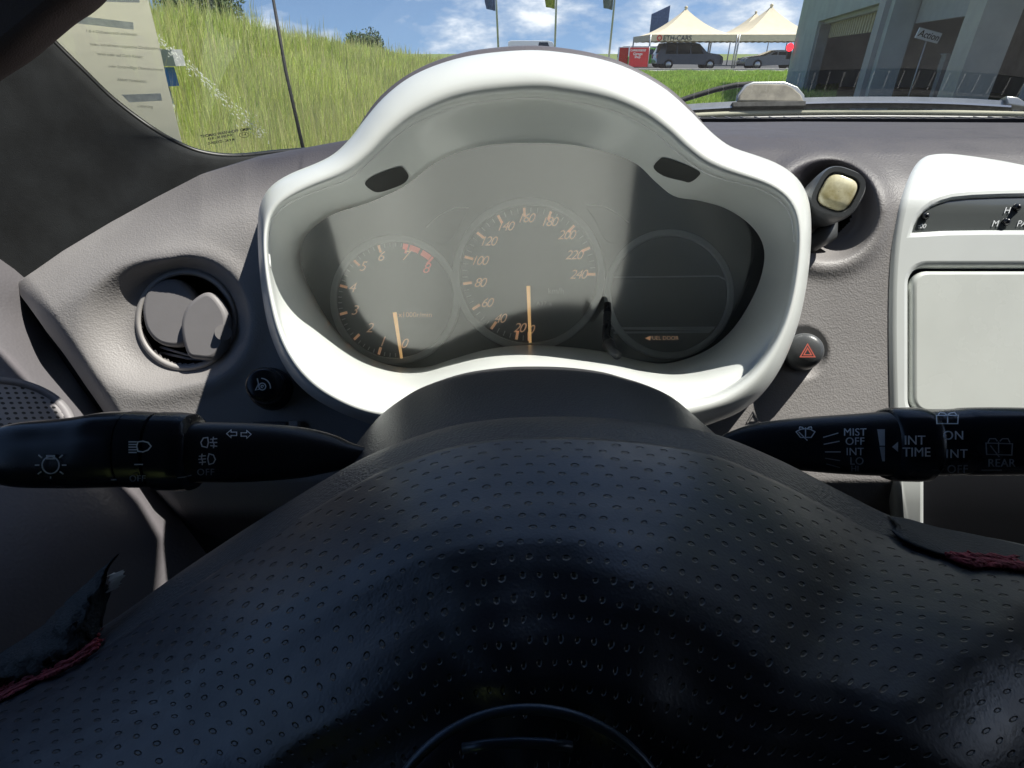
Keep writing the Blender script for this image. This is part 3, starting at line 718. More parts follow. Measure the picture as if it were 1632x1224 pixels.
# inner hood openings (dark pockets)
def wallz(u, v):
    th = math.atan2(CV-v, u-CU); r = math.hypot(u-CU, v-CV); a, c_ = INN(th), LEN(th); t = min(1, max(0, (a-r)/(a-c_)))
    pl = (CU+c_*math.cos(th), CV-c_*math.sin(th)); vi = CV-a*math.sin(th); z0 = zlip(vi)+.021
    return z0 + (lens_at(*pl)+.002-z0)*(t**.9)
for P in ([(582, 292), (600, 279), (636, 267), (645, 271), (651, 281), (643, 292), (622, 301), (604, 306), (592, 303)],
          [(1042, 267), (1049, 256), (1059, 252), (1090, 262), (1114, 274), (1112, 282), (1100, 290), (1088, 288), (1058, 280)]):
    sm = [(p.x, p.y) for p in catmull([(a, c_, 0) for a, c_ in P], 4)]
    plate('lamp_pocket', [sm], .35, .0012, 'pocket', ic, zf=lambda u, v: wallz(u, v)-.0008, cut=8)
# trip stem
b = MB(); b.tube([K(968, 484, .440), K(968, 500, .436), K(966, 535, .425), K(972, 553, .405)], [.0030, .0032, .0032, .0042], 14); o = b.build('trip_stem', 'blackgloss', ic)
b = MB(); b.tube([K(970, 549, .408), K(978, 560, .398), K(984, 567, .390)], [.0048, .0034, .0030], 16); b.build('stem_tip', 'pod', ic)

# ================================================================== STEERING COLUMN SHROUD
cs = thing('steering_column_cover', K(850, 760, .25), 'dark grey grained plastic column cover humped between wheel and binnacle', 'column cover')
prof = [(500, 860), (520, 800), (552, 744), (570, 712), (593, 681), (615, 657), (641, 637), (670, 619), (702, 606), (735, 596), (766, 590), (810, 585), (855, 584), (895, 585), (928, 588), (960, 593), (985, 600), (1015, 609), (1045, 621), (1066, 633), (1086, 649), (1106, 667), (1126, 685), (1150, 720), (1170, 770), (1190, 860)]
sp = catmull([(p[0], p[1], 0) for p in prof], 5, False)
rings = []
for z, dy, k_ in ((.312, -.05, .93), (.310, -.018, .965), (.306, -.007, .985), (.300, -.002, .995), (.294, 0, 1), (.285, -.0005, 1.0), (.27, -.003, .985), (.25, -.008, .96), (.23, -.014, .93), (.21, -.021, .90), (.19, -.030, .87)):
    rings.append([W((p.x-816)/FPX*.294*1 if k_ == 1 else ((850-816)+(p.x-850)*k_)/FPX*.294, (612-p.y)/FPX*.294+dy, z) for p in sp])
MB().loft(rings, closed=False).build('upper_cover', 'shroud', cs)

# ================================================================== STEERING WHEEL
sw_ = thing('steering_wheel', K(850, 1500, .2), 'big black steering wheel in worn perforated leather, torn at both sides', 'steering wheel')
WU, WV = 850.0, 1640.0
oa = catmull([(p[0], p[1], 0) for p in [(-420, 1500), (-330, 1330), (-150, 1168), (0, 1086), (100, 1036), (180, 988), (300, 903), (430, 818), (560, 740), (640, 704), (720, 679), (800, 667), (880, 664), (960, 666), (1050, 675), (1140, 692), (1240, 732), (1340, 783), (1430, 826), (1530, 848), (1632, 868), (1760, 905), (1930, 1010), (2060, 1200), (2120, 1450), (2100, 1800), (1900, 2200), (1400, 2550), (850, 2620), (300, 2550), (-200, 2200), (-400, 1800)]], 8)
def wring(s, z, dx=0): return [K(WU+(p.x-WU)*s, WV+(p.y-WV)*s, z) for p in oa]
def zprof(s): return interp(s, [0, .26, .427, .50, .574, .64, .697, .75, .80, .85, .903, .935, .964, .982, .994, 1.0],
                            [.087, .087, .088, .0895, .0915, .0945, .0985, .1035, .109, .1165, .127, .135, .1445, .152, .1585, .165])
SEAM = .966
rings = [wring(.93, .205), wring(.97, .19), wring(.99, .176)] + [wring(s, zprof(s)) for s in (1.0, .997, .993, .988, .98, .972, SEAM, SEAM-.004)]
MB().loft(rings).build('rim_back_cover', 'shroud', sw_)
ss = [SEAM+.001, SEAM-.0005, SEAM-.004] + list(np.linspace(SEAM-.01, .25, 60))
b = MB(); rings = []; UVs = []
# arclengths
per = [0]
mid = wring(.85, zprof(.85))
for i in range(1, len(mid)): per.append(per[-1]+(mid[i]-mid[i-1]).length)
pa = 0; prev = None
for i, s in enumerate(ss):
    z = zprof(s) - (.0012 if i >= 1 else -.001); r_ = wring(s, z)
    # slight unevenness of stretched leather
    r_ = [p + FW*(.0007*math.sin(k_*.21+s*9)+.0006*math.sin(k_*.057+s*31)) for k_, p in enumerate(r_)]
    if prev is not None: pa += (r_[100]-prev[100]).length
    prev = r_; rings.append(r_); UVs += [(per[k_]/.0045, pa/.0037) for k_ in range(len(r_))]
b.loft(rings); b.uv = UVs; face_to(b.build('leather_cover', 'leather', sw_, recalc=False))
MB().loft([wring(.265, .0865), wring(.2, .088), wring(.1, .089), wring(.01, .089)], cap1=True).build('hub_pad', 'shroud', sw_)
# hub emblem arcs
b = MB(); b.tube([K(843+242*math.cos(R(a)), 1372-242*math.sin(R(a)), .0850) for a in range(-30, 211, 4)], .0008, 10)
b.build('emblem_ring', 'emblem', sw_)
b = MB(); b.tube([K(p[0], p[1], .0850) for p in ((737, 1193), (780, 1186), (825, 1183), (870, 1185), (912, 1190))], .0008, 10)
b.build('emblem_bar', 'emblem', sw_)
# torn leather flaps and exposed red lining
_oa = np.array([[math.atan2(WV-p.y, p.x-WU), math.hypot(p.x-WU, p.y-WV)] for p in oa]); _oa = _oa[np.argsort(_oa[:, 0])]
def zw(u, v, off=.002):
    th = math.atan2(WV-v, u-WU); r = float(np.interp(th, _oa[:, 0], _oa[:, 1], period=2*math.pi)); return zprof(min(1, math.hypot(u-WU, v-WV)/r)) - off
def ribbon(name, a, b_, mat, parent, thick=.0014, n=8, wob=.001, off=.0035):
    a = catmull([(p[0], p[1], zw(p[0], p[1], off)) for p in a], n, False); b_ = catmull([(p[0], p[1], zw(p[0], p[1], off)) for p in b_], n, False)
    r0 = []; 
    for t in np.linspace(0, 1, 9):
        r0.append([K(*(pa_.lerp(pb_, t))) + FW*(-.004*math.sin(math.pi*t) + random.uniform(-wob, wob)*.4) for pa_, pb_ in zip(a, b_)])
    back_ = [[p+FW*thick for p in r] for r in r0][::-1]
    m_ = MB(); m_.loft(r0+back_+[r0[0]], closed=False); return m_.build(name, mat, parent)
ribbon('torn_flap', [(-60, 1085, .140), (0, 1042, .138), (60, 1002, .137), (110, 955, .136), (150, 918, .134), (186, 884, .132)],
       [(-60, 1130, .131), (0, 1098, .128), (60, 1075, .127), (110, 1052, .127), (150, 1020, .129), (172, 950, .131)], 'flapdark', sw_, wob=.003)
ribbon('torn_flap', [(1418, 824, .139), (1450, 828, .138), (1500, 842, .136), (1560, 854, .135), (1640, 872, .134), (1760, 905, .134)],
       [(1422, 846, .133), (1450, 866, .130), (1500, 884, .127), (1560, 893, .126), (1640, 905, .126), (1760, 940, .127)], 'flapdark', sw_)
def threads(name, path, n, spread, parent):
    m_ = MB(); path = [Vector(p) for p in path]
    for i in range(n):
        o1, o2, o3 = [random.uniform(-spread, spread) for _ in range(3)]
        pts = []
        for k_, p in enumerate(path): _u, _v = p.x+random.uniform(-5, 5), p.y+o1+(o2 if k_ % 2 else o3)*.5; pts.append(K(_u, _v, zw(_u, _v, .003)-random.uniform(0, .0012)))
        a = random.randint(0, max(0, len(pts)-4)); q = catmull(pts[a:a+random.randint(3, len(pts))], 4, False)
        m_.tube(q, [random.uniform(.0002, .0009) for _ in q], 5)
    m_.build(name, 'red', parent)
threads('red_lining', [(-40, 1110, .126), (0, 1090, .1255), (40, 1070, .125), (80, 1055, .125), (120, 1036, .125), (155, 1012, .126)], 26, 14, sw_)
threads('red_lining', [(1510, 878, .1265), (1545, 890, .1255), (1580, 893, .125), (1620, 897, .125), (1680, 910, .125), (1740, 930, .126)], 14, 8, sw_)
ribbon('lining_patch', [(-60, 1108, .1275), (0, 1083, .1265), (60, 1057, .1265), (120, 1026, .1265), (160, 1003, .128)], [(-60, 1150, .1275), (0, 1118, .1265), (60, 1085, .1265), (120, 1054, .1265), (162, 1022, .128)], 'red', sw_, wob=.002, off=.0028)
ribbon('lining_patch', [(1520, 878, .1275), (1560, 880, .127), (1620, 888, .1265), (1700, 905, .1265)], [(1530, 885, .1275), (1570, 892, .1265), (1620, 901, .1265), (1700, 920, .1265)], 'red', sw_, wob=.002, off=.0028)
ribbon('pale_frayed_edge', [(182, 912, .1310), (188, 925, .130), (184, 936, .130)], [(196, 908, .1315), (196, 918, .131), (186, 938, .131)], 'whitepaint', sw_, thick=.0006, wob=.002)

# ================================================================== STALKS
def stalk_body(stations, zc, name, mat, parent, depth=.8, cap=True, n=40):
    st = [Vector(s) for s in stations]; rings = []
    for s in st:
        u, vt, vb = s; c = K(u, (vt+vb)/2, zc(u)); ry = (vb-vt)/2/FPX*zc(u)
        rings.append([c + UP*(ry*math.copysign(abs(math.sin(a))**.8, math.sin(a))) - FW*(ry*depth*math.copysign(abs(math.cos(a))**.8, math.cos(a))) for a in np.linspace(0, 2*math.pi, n+1)[:-1]])
    MBo = MB(); MBo.loft(rings, cap0=cap, cap1=cap); return MBo.build(name, mat, parent, auto=40)
zl = lambda u: interp(u, [0, 320, 600], [.212, .218, .240])
ls = thing('light_stalk', K(590, 740, .24), 'black turn signal and headlamp stalk pointing left with white lamp symbols', 'stalk')
stalk_body(catmull([(3, 704, 742), (4, 690, 760), (9, 679, 770), (40, 672, 776), (90, 668, 777), (130, 663, 777), (165, 657, 776), (207, 656, 775), (208.5, 659, 772)], 4, False), zl, 'twist_knob', 'blackgloss', ls)
stalk_body([(207, 661, 770), (214, 661, 770)], zl, 'knob_gap', 'rubber', ls)
stalk_body([(212, 659, 771), (213.5, 655, 776), (240, 656.5, 776), (252, 658, 776), (253.5, 662, 771)], zl, 'light_ring', 'blackgloss', ls)
stalk_body([(252, 664, 770), (259, 664, 770)], zl, 'ring_gap', 'rubber', ls)
stalk_body([(257, 662, 775), (259, 656.5, 780), (290, 657.5, 781), (308, 660, 780), (315, 668, 771)], zl, 'fog_ring', 'blackgloss', ls)
stalk_body(catmull([(312, 673, 768), (380, 674, 768), (440, 677, 765), (490, 683, 760), (530, 693, 752), (565, 708, 745), (620, 722, 740), (660, 728, 738)], 4, False), zl, 'stalk_arm', 'black', ls)
def zsurf(stt, zc, depth=.8):
    us = [s[0] for s in stt]; vt = [s[1] for s in stt]; vb = [s[2] for s in stt]
    def f(u, v):
        a, c_ = interp(u, us, vt), interp(u, us, vb); ry = (c_-a)/2/FPX*zc(u); q = (v-(a+c_)/2)/((c_-a)/2)
        q = max(-.98, min(.98, q)); sn = abs(q)**(1/.8); return zc(u) - ry*depth*(max(0, 1-sn*sn)**.5)**.8 - .0002
    return f
zs = zsurf([(1, 668, 776), (100, 668, 777), (165, 657, 776), (212, 655, 776), (253, 657, 776), (259, 656.5, 780), (312, 660, 780), (316, 673, 768), (380, 674, 768), (440, 677, 765), (490, 683, 760), (530, 693, 752)], zl)
def sic(name, strokes, mat='ink', wd=1.8, f=zs, par=ls):
    z = .2; ms = []
    for s in strokes: ms.append(shape2d([pxs(q_, z) for q_ in ([s[1]] if s[0] == 'fill' else sk(s, wd))], 0.0001))
    me = joined(ms)
    return place(me, lambda x, y, t: K(816+x/z*FPX, 612-y/z*FPX, f(816+x/z*FPX, 612-y/z*FPX)) - FW*(t+.0004), name, mat, par)
def C_(u, v, r, a0=0, a1=360, n=14): return circ(u, v, r, n, a0, a1)+([circ(u, v, r, n)[0]] if a1-a0 >= 360 else [])
sic('lamp_symbol', [C_(82, 741, 13.5, 0, 360, 24), [(76, 726), (88, 726), (88, 731), (76, 731), (76, 726)]] + [[(82+r0*math.cos(R(a)), 741-r0*math.sin(R(a))) for r0 in (18, 25)] for a in (0, 40, 140, 180, 215, 270, 325)], wd=2)
sic('headlamp_symbol', [[(206+0, 704+4.2*i), (219, 704+4.2*i)] for i in range(5)] + [[(221, 704), (229, 703), (237, 705), (242, 711), (237, 717), (229, 720), (221, 719), (219, 711), (221, 704)]], wd=2)
sic('headlamp_bar', [[(215, 740), (229, 740)], [(178, 764), (194, 764)]], wd=2)
sic('fog_rear_symbol', [[(332, 697), (325, 698), (321, 705), (323, 711), (331, 713), (333, 705), (332, 697)], [(336, 700), (347, 699)], [(335, 705), (347, 705)], [(336, 710), (347, 711)], [(341, 696), (340, 703), (342, 708), (341, 714)]], wd=1.8)
sic('fog_front_symbol', [[(334, 723), (341, 725), (344, 732), (341, 738), (334, 740), (332, 731), (334, 723)], [(318, 727), (329, 726)], [(317, 732), (329, 731)], [(318, 737), (329, 736)], [(323, 723), (322, 730), (324, 735), (323, 741)]], wd=1.8)
sic('arrow_symbols', [[(362, 691), (369, 685), (369, 688.5), (378, 688.5), (378, 694), (369, 694), (369, 697.5), (362, 691)], [(401, 692), (394, 686), (394, 689.5), (385, 689.5), (385, 695), (394, 695), (394, 698.5), (401, 692)]], wd=1.4)
label('OFF', 331, 752, 15, .2, 'inkdim', ls, 'off_lettering', lift=.0014, zf=zs, space=1.1)
label('OFF', 223, 762, 14, .2, 'inkdim', ls, 'off_lettering', lift=.0014, zf=zs, space=1.1)
sic('off_bar', [[(284, 761), (295, 760), (306, 757)]], 'inkdim', 1.5)

zr = lambda u: interp(u, [1140, 1400, 1632], [.240, .220, .210])
wsx = thing('wiper_stalk', K(1140, 720, .24), 'black wiper stalk pointing right, printed with washer symbols and settings', 'stalk')
RS = [(1060, 715, 716), (1135, 702, 712), (1160, 690, 722), (1190, 679, 733), (1230, 671, 744), (1300, 664, 752), (1360, 660, 756), (1409, 656, 758)]
stalk_body(catmull(RS, 4, False), zr, 'stalk_arm', 'black', wsx)
stalk_body([(1407, 658, 757), (1412, 652, 763), (1420, 650, 766), (1455, 649, 767), (1468, 651, 766), (1477, 656, 759)], zr, 'interval_ring', 'blackgloss', wsx)
stalk_body([(1476, 655, 758), (1500, 653, 757), (1529, 651, 756), (1530, 654, 753)], zr, 'rear_wiper_collar', 'blackgloss', wsx)
stalk_body([(1529, 655, 753), (1533, 655, 753)], zr, 'collar_gap', 'rubber', wsx)
stalk_body(catmull([(1532, 654, 753), (1534, 650, 757), (1600, 649, 757), (1680, 652, 756), (1740, 665, 745), (1760, 690, 720)], 4, False), zr, 'end_knob', 'blackgloss', wsx)
zq = zsurf([(1160, 690, 722), (1190, 679, 733), (1230, 671, 744), (1300, 664, 752), (1360, 660, 756), (1409, 656, 758), (1412, 650, 765), (1470, 650, 765), (1480, 654, 758), (1700, 650, 757)], zr)
rs = lambda nm, st, m='ink', wd=1.8: sic(nm, st, m, wd, zq, wsx)
rs('washer_symbol', [[(1268, 688), (1275, 684), (1283, 683), (1291, 684), (1298, 688), (1292, 697), (1275, 697), (1268, 688)], [(1272, 688), (1286, 702)], [(1283, 681), (1283, 696)], [(1273, 683), (1274, 680), (1278, 681), (1281, 684)], [(1293, 683), (1292, 680), (1288, 681), (1285, 684)]], wd=1.6)
rs('setting_lines', [[(1311, 697), (1335, 690)], [(1312, 708), (1337, 703)], [(1314, 720), (1339, 720)]], wd=1.6)
rs('setting_lines', [[(1314, 730), (1338, 734)], [(1316, 739), (1338, 745)]], 'inkdim', 1.4)
for s_, v_, m_ in (('MIST', 689, 'ink'), ('OFF', 703.5, 'ink'), ('INT', 720, 'ink'), ('LO', 735, 'inkdim'), ('HI', 747, 'inkdim')):
    label(s_, 1361 if s_ != 'LO' else 1364, v_, 17 if s_ != 'HI' else 13, .2, m_, wsx, s_.lower()+'_lettering', zf=zq, space=1.05)
rs('interval_wedge', [('fill', [(1397, 684), (1409, 684), (1409, 710), (1401, 710)]), ('fill', [(1401, 712), (1409, 712), (1409, 735), (1405, 735)])])
rs('interval_arrow', [('fill', [(1421, 712), (1430, 704), (1430, 720)])])
label('INT', 1456, 702, 21, .2, 'ink', wsx, 'int_lettering', zf=zq)
label('TIME', 1459, 721, 21, .2, 'ink', wsx, 'time_lettering', zf=zq)
label('ON', 1515, 694, 20, .2, 'ink', wsx, 'on_lettering', lift=.0014, zf=zq, space=1.1)
label('INT', 1520, 723, 20, .2, 'ink', wsx, 'int_lettering', lift=.0014, zf=zq, space=1.1)
label('OFF', 1524, 748, 18, .2, 'inkdim', wsx, 'off_lettering', zf=zq, space=1.1)
label('REAR', 1594, 738, 18, .2, 'inkdim', wsx, 'rear_lettering', zf=zq, space=1.05)
rs('rear_washer_symbol', [[(1491, 662), (1526, 662), (1525, 675), (1492, 675), (1491, 662)], [(1509, 660), (1509, 675)], [(1494, 661), (1497, 657), (1504, 658), (1507, 661)], [(1523, 661), (1520, 657), (1513, 658), (1510, 661)]], wd=1.6)
rs('rear_wiper_symbol', [[(1570, 706), (1612, 707), (1611, 725), (1571, 724), (1570, 706)], [(1577, 710), (1591, 728)], [(1590, 704), (1590, 722)], [(1573, 705), (1576, 699), (1585, 699), (1588, 703)], [(1608, 705), (1605, 699), (1596, 699), (1592, 703)]], 'inkdim', 1.6)
rs('rear_bars', [[(1563, 749), (1595, 749)]], 'inkdim', 1.4)

# ================================================================== DOOR
dr_ = thing('door_panel', W(-.42, -.35, .30), 'grey grained door trim panel with round speaker left of the dashboard', 'door panel')
edge = catmull([(-90, 330, .455), (-20, 420, .445), (0, 500, .440), (30, 548, .435), (75, 615, .428), (122, 680, .422), (170, 745, .418), (230, 822, .42), (290, 900, .43), (400, 1040, .46)], 6, False)
rings = []
for t in np.linspace(-.03, 1, 40):
    rr = []
    for p in edge:
        q = K(p.x, p.y, p.z); 
        z_ = .012*max(0, 1-t*12)**2
        rr.append(q + RT*(-.115*t) - FW*(.20*t) + FW*z_ + UP*0)
    rings.append(rr)
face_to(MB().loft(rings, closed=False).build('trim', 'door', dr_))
# speaker: disc lying on the trim plane
e_ = lambda u, v: None
p0 = K(60, 598, .43); 
def trim_pt(i, t): p = edge[i]; return K(p.x, p.y, p.z) + RT*(-.115*t) - FW*(.20*t)
ci = 28; cc_ = trim_pt(ci, .30); tx = (trim_pt(ci, .5)-trim_pt(ci, .1)).normalized(); ty = (trim_pt(ci+6, .3)-trim_pt(ci-6, .3)).normalized(); ty = (ty-tx*ty.dot(tx)).normalized(); tn_ = tx.cross(ty)
if tn_.dot(C0-cc_) < 0: tn_ = -tn_
def find_center(u, v):
    best = None
    for i in range(0, len(edge)-6, 1):
        for t in np.linspace(0, .9, 60):
            q = trim_pt(i, t)-C0; z = q.dot(FW); uu = 816+q.dot(RT)/z*FPX; vv = 612-q.dot(UP)/z*FPX; d = (uu-u)**2+(vv-v)**2
            if best is None or d < best[0]: best = (d, i, t)
    return best
_, ci, ct = find_center(8, 668); cc_ = trim_pt(ci, ct)
spk = []
def dring(r, h, n=72): return [cc_ + tx*(r*math.cos(2*math.pi*k/n)) + ty*(r*math.sin(2*math.pi*k/n)) + tn_*h for k in range(n)]
RSP = .040
MB().loft([dring(RSP*1.0, .0), dring(RSP*.99, .0045), dring(RSP*.94, .0065), dring(RSP*.84, .0055), dring(RSP*.82, .003)]).build('speaker_ring', 'vent', dr_)
b = MB(); rings = [dring(RSP*k_, .0035+.0015*(1-k_)) for k_ in (.83, .6, .4, .2, .01)]; b.loft(rings)
uvl = []
for k_ in (.83, .6, .4, .2, .01):
    uvl += [(RSP*k_*math.cos(2*math.pi*k/72)/.0048, RSP*k_*math.sin(2*math.pi*k/72)/.0048) for k in range(72)]
b.uv = uvl; face_to(b.build('speaker_grille', 'grille', dr_, recalc=False))

# ================================================================== CAR BODY
cbd = thing('sports_car', (0, .3, 0), 'the car itself around the driver: dark pillar trim, roof lining, floor and bonnet', 'car')
GE = [(-60, -80, .40), (-20, -40, .41), (30, 12, .425), (75, 58, .44), (130, 112, .455), (180, 160, .47), (240, 205, .485), (290, 233, .49), (330, 246, .50), (380, 250, .52), (450, 243, .56), (560, 235, .62)]
OE = [(-420, 60, .36), (-360, 150, .37), (-290, 220, .38), (-220, 300, .40), (-160, 370, .42), (-90, 430, .44), (0, 480, .46), (110, 450, .475), (220, 410, .49), (330, 360, .50), (430, 320, .55), (560, 300, .61)]
g = catmull(GE, 6, False); o_ = catmull(OE, 6, False); rings = []
for t, dz in ((-.012, .016), (-.006, .004), (0, 0), (.012, -.003), (.04, -.004), (.12, -.004), (.3, -.002), (.6, 0), (1, .01)):
    rings.append([K(a.x+(c_.x-a.x)*t, a.y+(c_.y-a.y)*t, a.z+(c_.z-a.z)*t+dz) for a, c_ in zip(g, o_)])
MB().loft(rings, closed=False).build('pillar_trim', 'pillar', cbd)
b = MB(); b.tube([K(p.x, p.y, p.z+.002) for p in g], .0032, 8); b.build('pillar_seal', 'frit', cbd)
HY, HZ = .284, CZ+.31
def hy(x): return interp(x, [-.6, -.12, -.03, .055, .095, .14, 1.3], [.42, .42, .385, .370, .308, .284, .27])  # unseen roof edge, bent so its shadow covers the door but clears the binnacle
b = MB()
xs_ = np.linspace(-.56, 1.27, 60); b.loft([[Vector((x, hy(x), HZ)) for x in xs_], [Vector((x, hy(x), HZ+.04)) for x in xs_], [Vector((x, -1.3, HZ+.04)) for x in xs_], [Vector((x, -1.3, HZ)) for x in xs_], [Vector((x, hy(x), HZ)) for x in xs_]], closed=False); b.build('roof', 'dark', cbd, smooth=False)
b = MB(); b.box((.35, -1.2, CZ-.35), (1.9, .04, 1.4)); b.build('rear_bulkhead', 'dark', cbd, smooth=False)
b = MB(); b.box((.35, -.2, .22), (1.9, 2.1, .04)); b.build('floor', 'dark', cbd, smooth=False)
b = MB(); b.box((.35, .80, .48), (1.9, .04, .56)); b.build('firewall', 'dark', cbd, smooth=False)
b = MB(); b.box((-.56, .1, CZ-.44), (.04, 1.6, .74)); b.box((-.56, -.75, CZ+.1), (.04, .9, .6)); b.build('left_side', 'dark', cbd, smooth=False)
b = MB(); b.box((1.27, -.2, CZ-.41), (.04, 2.0, .78)); b.box((1.27, -.75, CZ+.1), (.04, .9, .6)); b.build('right_side', 'dark', cbd, smooth=False)
# dark lining just behind the gap between door and dash
rings = []
for du, dz in ((-70, .012), (-20, .02), (40, .03), (120, .04)):
    rings.append([K(p.x+du, p.y, p.z+dz) for p in edge])
MB().loft(rings, closed=False).build('door_seal', 'rubber', cbd)
# bonnet
rings = []
for y, z, hw in ((.95, -.19, .72), (1.2, -.20, .74), (1.5, -.24, .74), (1.8, -.31, .70), (1.98, -.42, .60), (2.02, -.60, .58)):
    rings.append([Vector((.35+hw*s_, y-.25*abs(s_)**2.5, CZ+z-.05*abs(s_)**2)) for s_ in np.linspace(-1, 1, 25)])
MB().loft(rings, closed=False).build('bonnet', 'carpaint', cbd)
b = MB(); b.box((.40, .93, CZ-.155), (1.3, .22, .02)); b.build('cowl_grille', 'rubber', cbd, smooth=False)
# defroster outlet in the dash top, by the glass
df = MB()
for i in range(34): df.box((.16+i*.021, .868, CZ-.0800), (.0016, .022, .005))
df.build('outlet_ribs', 'vent', dash, smooth=False)
d2 = MB(); d2.box((.51, .868, CZ-.0815), (.74, .024, .006)); d2.build('defroster_outlet', 'dark', dash, smooth=False)

# ---- windscreen
ws = thing('windscreen', (0.3, .8, CZ-.08), 'clear curved windscreen above the dashboard, with a dried streak and stamp at lower left', 'windscreen')
baseR = [(700, 232, .70), (850, 212, .76), (1000, 198, .80), (1150, 189, .82), (1300, 186, .825), (1450, 186, .825), (1632, 189, .815), (1850, 198, .79), (2100, 215, .75)]
BP = catmull([GE[1]]+GE[2:]+baseR, 6, False); nB = len(BP); rings = []
for t in np.linspace(0, 1, 22):
    rr = []
    for i, p in enumerate(BP):
        q = K(p.x, p.y, p.z+.003); f_ = i/(nB-1); hx = q.x*.9; tp = Vector((hx, HY+.02*(1-(f_*2-1)**2), HZ))
        tp.x = interp(f_, [0, .35, .6, 1], [-.40, -.25, .0, 1.0]); tp.y = hy(tp.x)+.004
        s_ = q.lerp(tp, t); s_ += Vector((0, .03, .02))*math.sin(math.pi*t); rr.append(s_)
    rings.append(rr)
MB().loft(rings, closed=False).build('glass_pane', 'glass', ws)
# lower edge seal
b = MB(); b.tube([K(p.x, p.y+2, p.z+.004) for p in BP[30:]], .004, 8); b.build('edge_seal', 'frit', ws)
b = MB(); b.tube([K(p.x, p.y-6, p.z+.045) for p in BP[66:]], .0045, 8); b.build('lower_trim', 'cream', ws)
# printed stamp near the lower left corner
GZ = .515
stamp = [('THOMAS WARNHOFF GMBH', 360, 212, 6.2), ('43 R - 00 890 PVC', 352, 219, 5.4), ('D-REXXD - 24.9 M', 353, 226, 5.4)]
for s_, u, v, p in stamp: label(s_, u, v, p, GZ, 'frit', ws, 'stamp_lettering', rot=R(9), off=.1)
me = joined([shape2d([pxs(circ(389, 215, 8, 24, rv=4.6), GZ), pxs(circ(389, 215, 7.2, 24, rv=4.0), GZ)], .0001)])
place(me, lambda x, y, t: W(x, y, GZ-t), 'stamp_oval', 'frit', ws)
label('E 4', 389, 215, 6, GZ, 'frit', ws, 'stamp_lettering', rot=R(9))
# dried streak on the glass
m_ = MB()
for i in range(420):
    t = random.random(); u = 205+(425-205)*t + random.gauss(0, 2+4*t); v = 22+(222-22)*t**1.05 + random.gauss(0, 2+3.5*t)
    if .74 < t < .84: u += random.gauss(0, 6); v += random.gauss(0, 5)
    r = random.uniform(.5, 1.2); a = random.uniform(0, 3.14); ln = random.uniform(.6, 3.4); zz = .475+.055*t
    d_ = (math.cos(.75+random.gauss(0, .35))*ln, math.sin(.75+random.gauss(0, .35))*ln)
    pts = [(u-d_[0], v-d_[1]), (u+r*.4, v-r*.4), (u+d_[0], v+d_[1]), (u-r*.4, v+r*.4)]
    m_.add([K(a_, b__, zz) for a_, b__ in pts], [(0, 1, 2, 3)])
m_.build('dried_streak', 'scuff', ws, smooth=False, recalc=False)

# ---- sun visor corner
b = MB(); vp = [(-180, 190), (-60, 148), (0, 112), (40, 86), (76, 56), (110, 28), (140, 8), (165, -18), (200, -80), (-180, -80)]
vis = plate('sun_visor', [[(p.x, p.y) for p in catmull([(*p, 0) for p in vp], 4)]], .30, .018, 'visor', None, bevel=.006)
tagit(vis, 'dark brown padded sun visor corner filling the top left of the view', 'sun visor')
# ---- paper sheet on the glass
ppr = thing('paper_sheet', K(280, 235, .50), 'cream sheet of faint printed German text standing in the lower left of the windscreen', 'paper')
ppz = lambda u, v: interp(v, [-60, 0, 240, 300], [.430, .447, .528, .548])
ppoly = [(20, -60), (225, -60), (236, 0), (251, 60), (266, 130), (281, 190), (291, 232), (300, 262), (20, 262)]
plate('sheet', [ppoly], .49, .0004, 'paper', ppr, zf=ppz, cut=30, smooth=False)
for P_ in ([(104, 23), (212, 36), (213, 47), (96, 34)], [(160, -10), (222, -4), (222, 4), (150, 2)], [(194, 151), (256, 149), (258, 160), (206, 163)]):
    plate('pattern_band', [P_], .49, .0005, 'paperpattern', ppr, zf=lambda u, v: ppz(u, v)-.0003, cut=20, smooth=False)
for s_, u, v in (('1 & 4 Dichtebereich schliessen', 178, 53), ('nnen, einnehmen respektive Direktnehmer', 208, 75), ('ieren oder auf Dach Kaiser', 192, 89), ('oder Sonstwillige Dienstnummer', 223, 109), ('Abluft Ventilation', 217, 129), ('Lieferung', 238, 170)):
    label(s_, u if u < 200 else u-6, v, 6.6, .49, 'paperink', ppr, 'printed_line', zf=lambda a, c_: ppz(a, c_)+.0002, rot=R(-4), lift=.0005, align='CENTER')

# ---- wiper
wp = thing('windscreen_wiper', K(1225, 168, .86), 'long windscreen wiper with a dirty beige clip lying along the base of the glass', 'wiper')
ZW = .872
path = catmull([(1000, 180, ZW), (1110, 171, ZW), (1200, 166, ZW), (1300, 161, ZW), (1420, 160, ZW), (1520, 162, ZW), (1612, 167, ZW)], 6, False)
def bar(name, dv0, dv1, dz, th, mat):
    rings = []
    for p in path: rings.append([K(p.x, p.y+dv0, ZW+dz), K(p.x, p.y+dv0, ZW+dz-th), K(p.x, p.y+dv1, ZW+dz-th), K(p.x, p.y+dv1, ZW+dz)])
    MB().loft(rings, cap0=True, cap1=True).build(name, mat, wp, smooth=False)
bar('blade_spine', -6, 1, .004, .010, 'metal'); bar('blade_edge', 1.01, 4, .002, .012, 'rim'); bar('rubber_lip', 4.01, 13, .004, .008, 'wiperrubber')
plate('clip_cap', [[(1174, 163), (1178, 152), (1190, 138), (1199, 134), (1252, 135), (1262, 140), (1276, 152), (1280, 162), (1276, 165)]], ZW-.006, .006, 'wiperdirt', wp, bevel=.003)
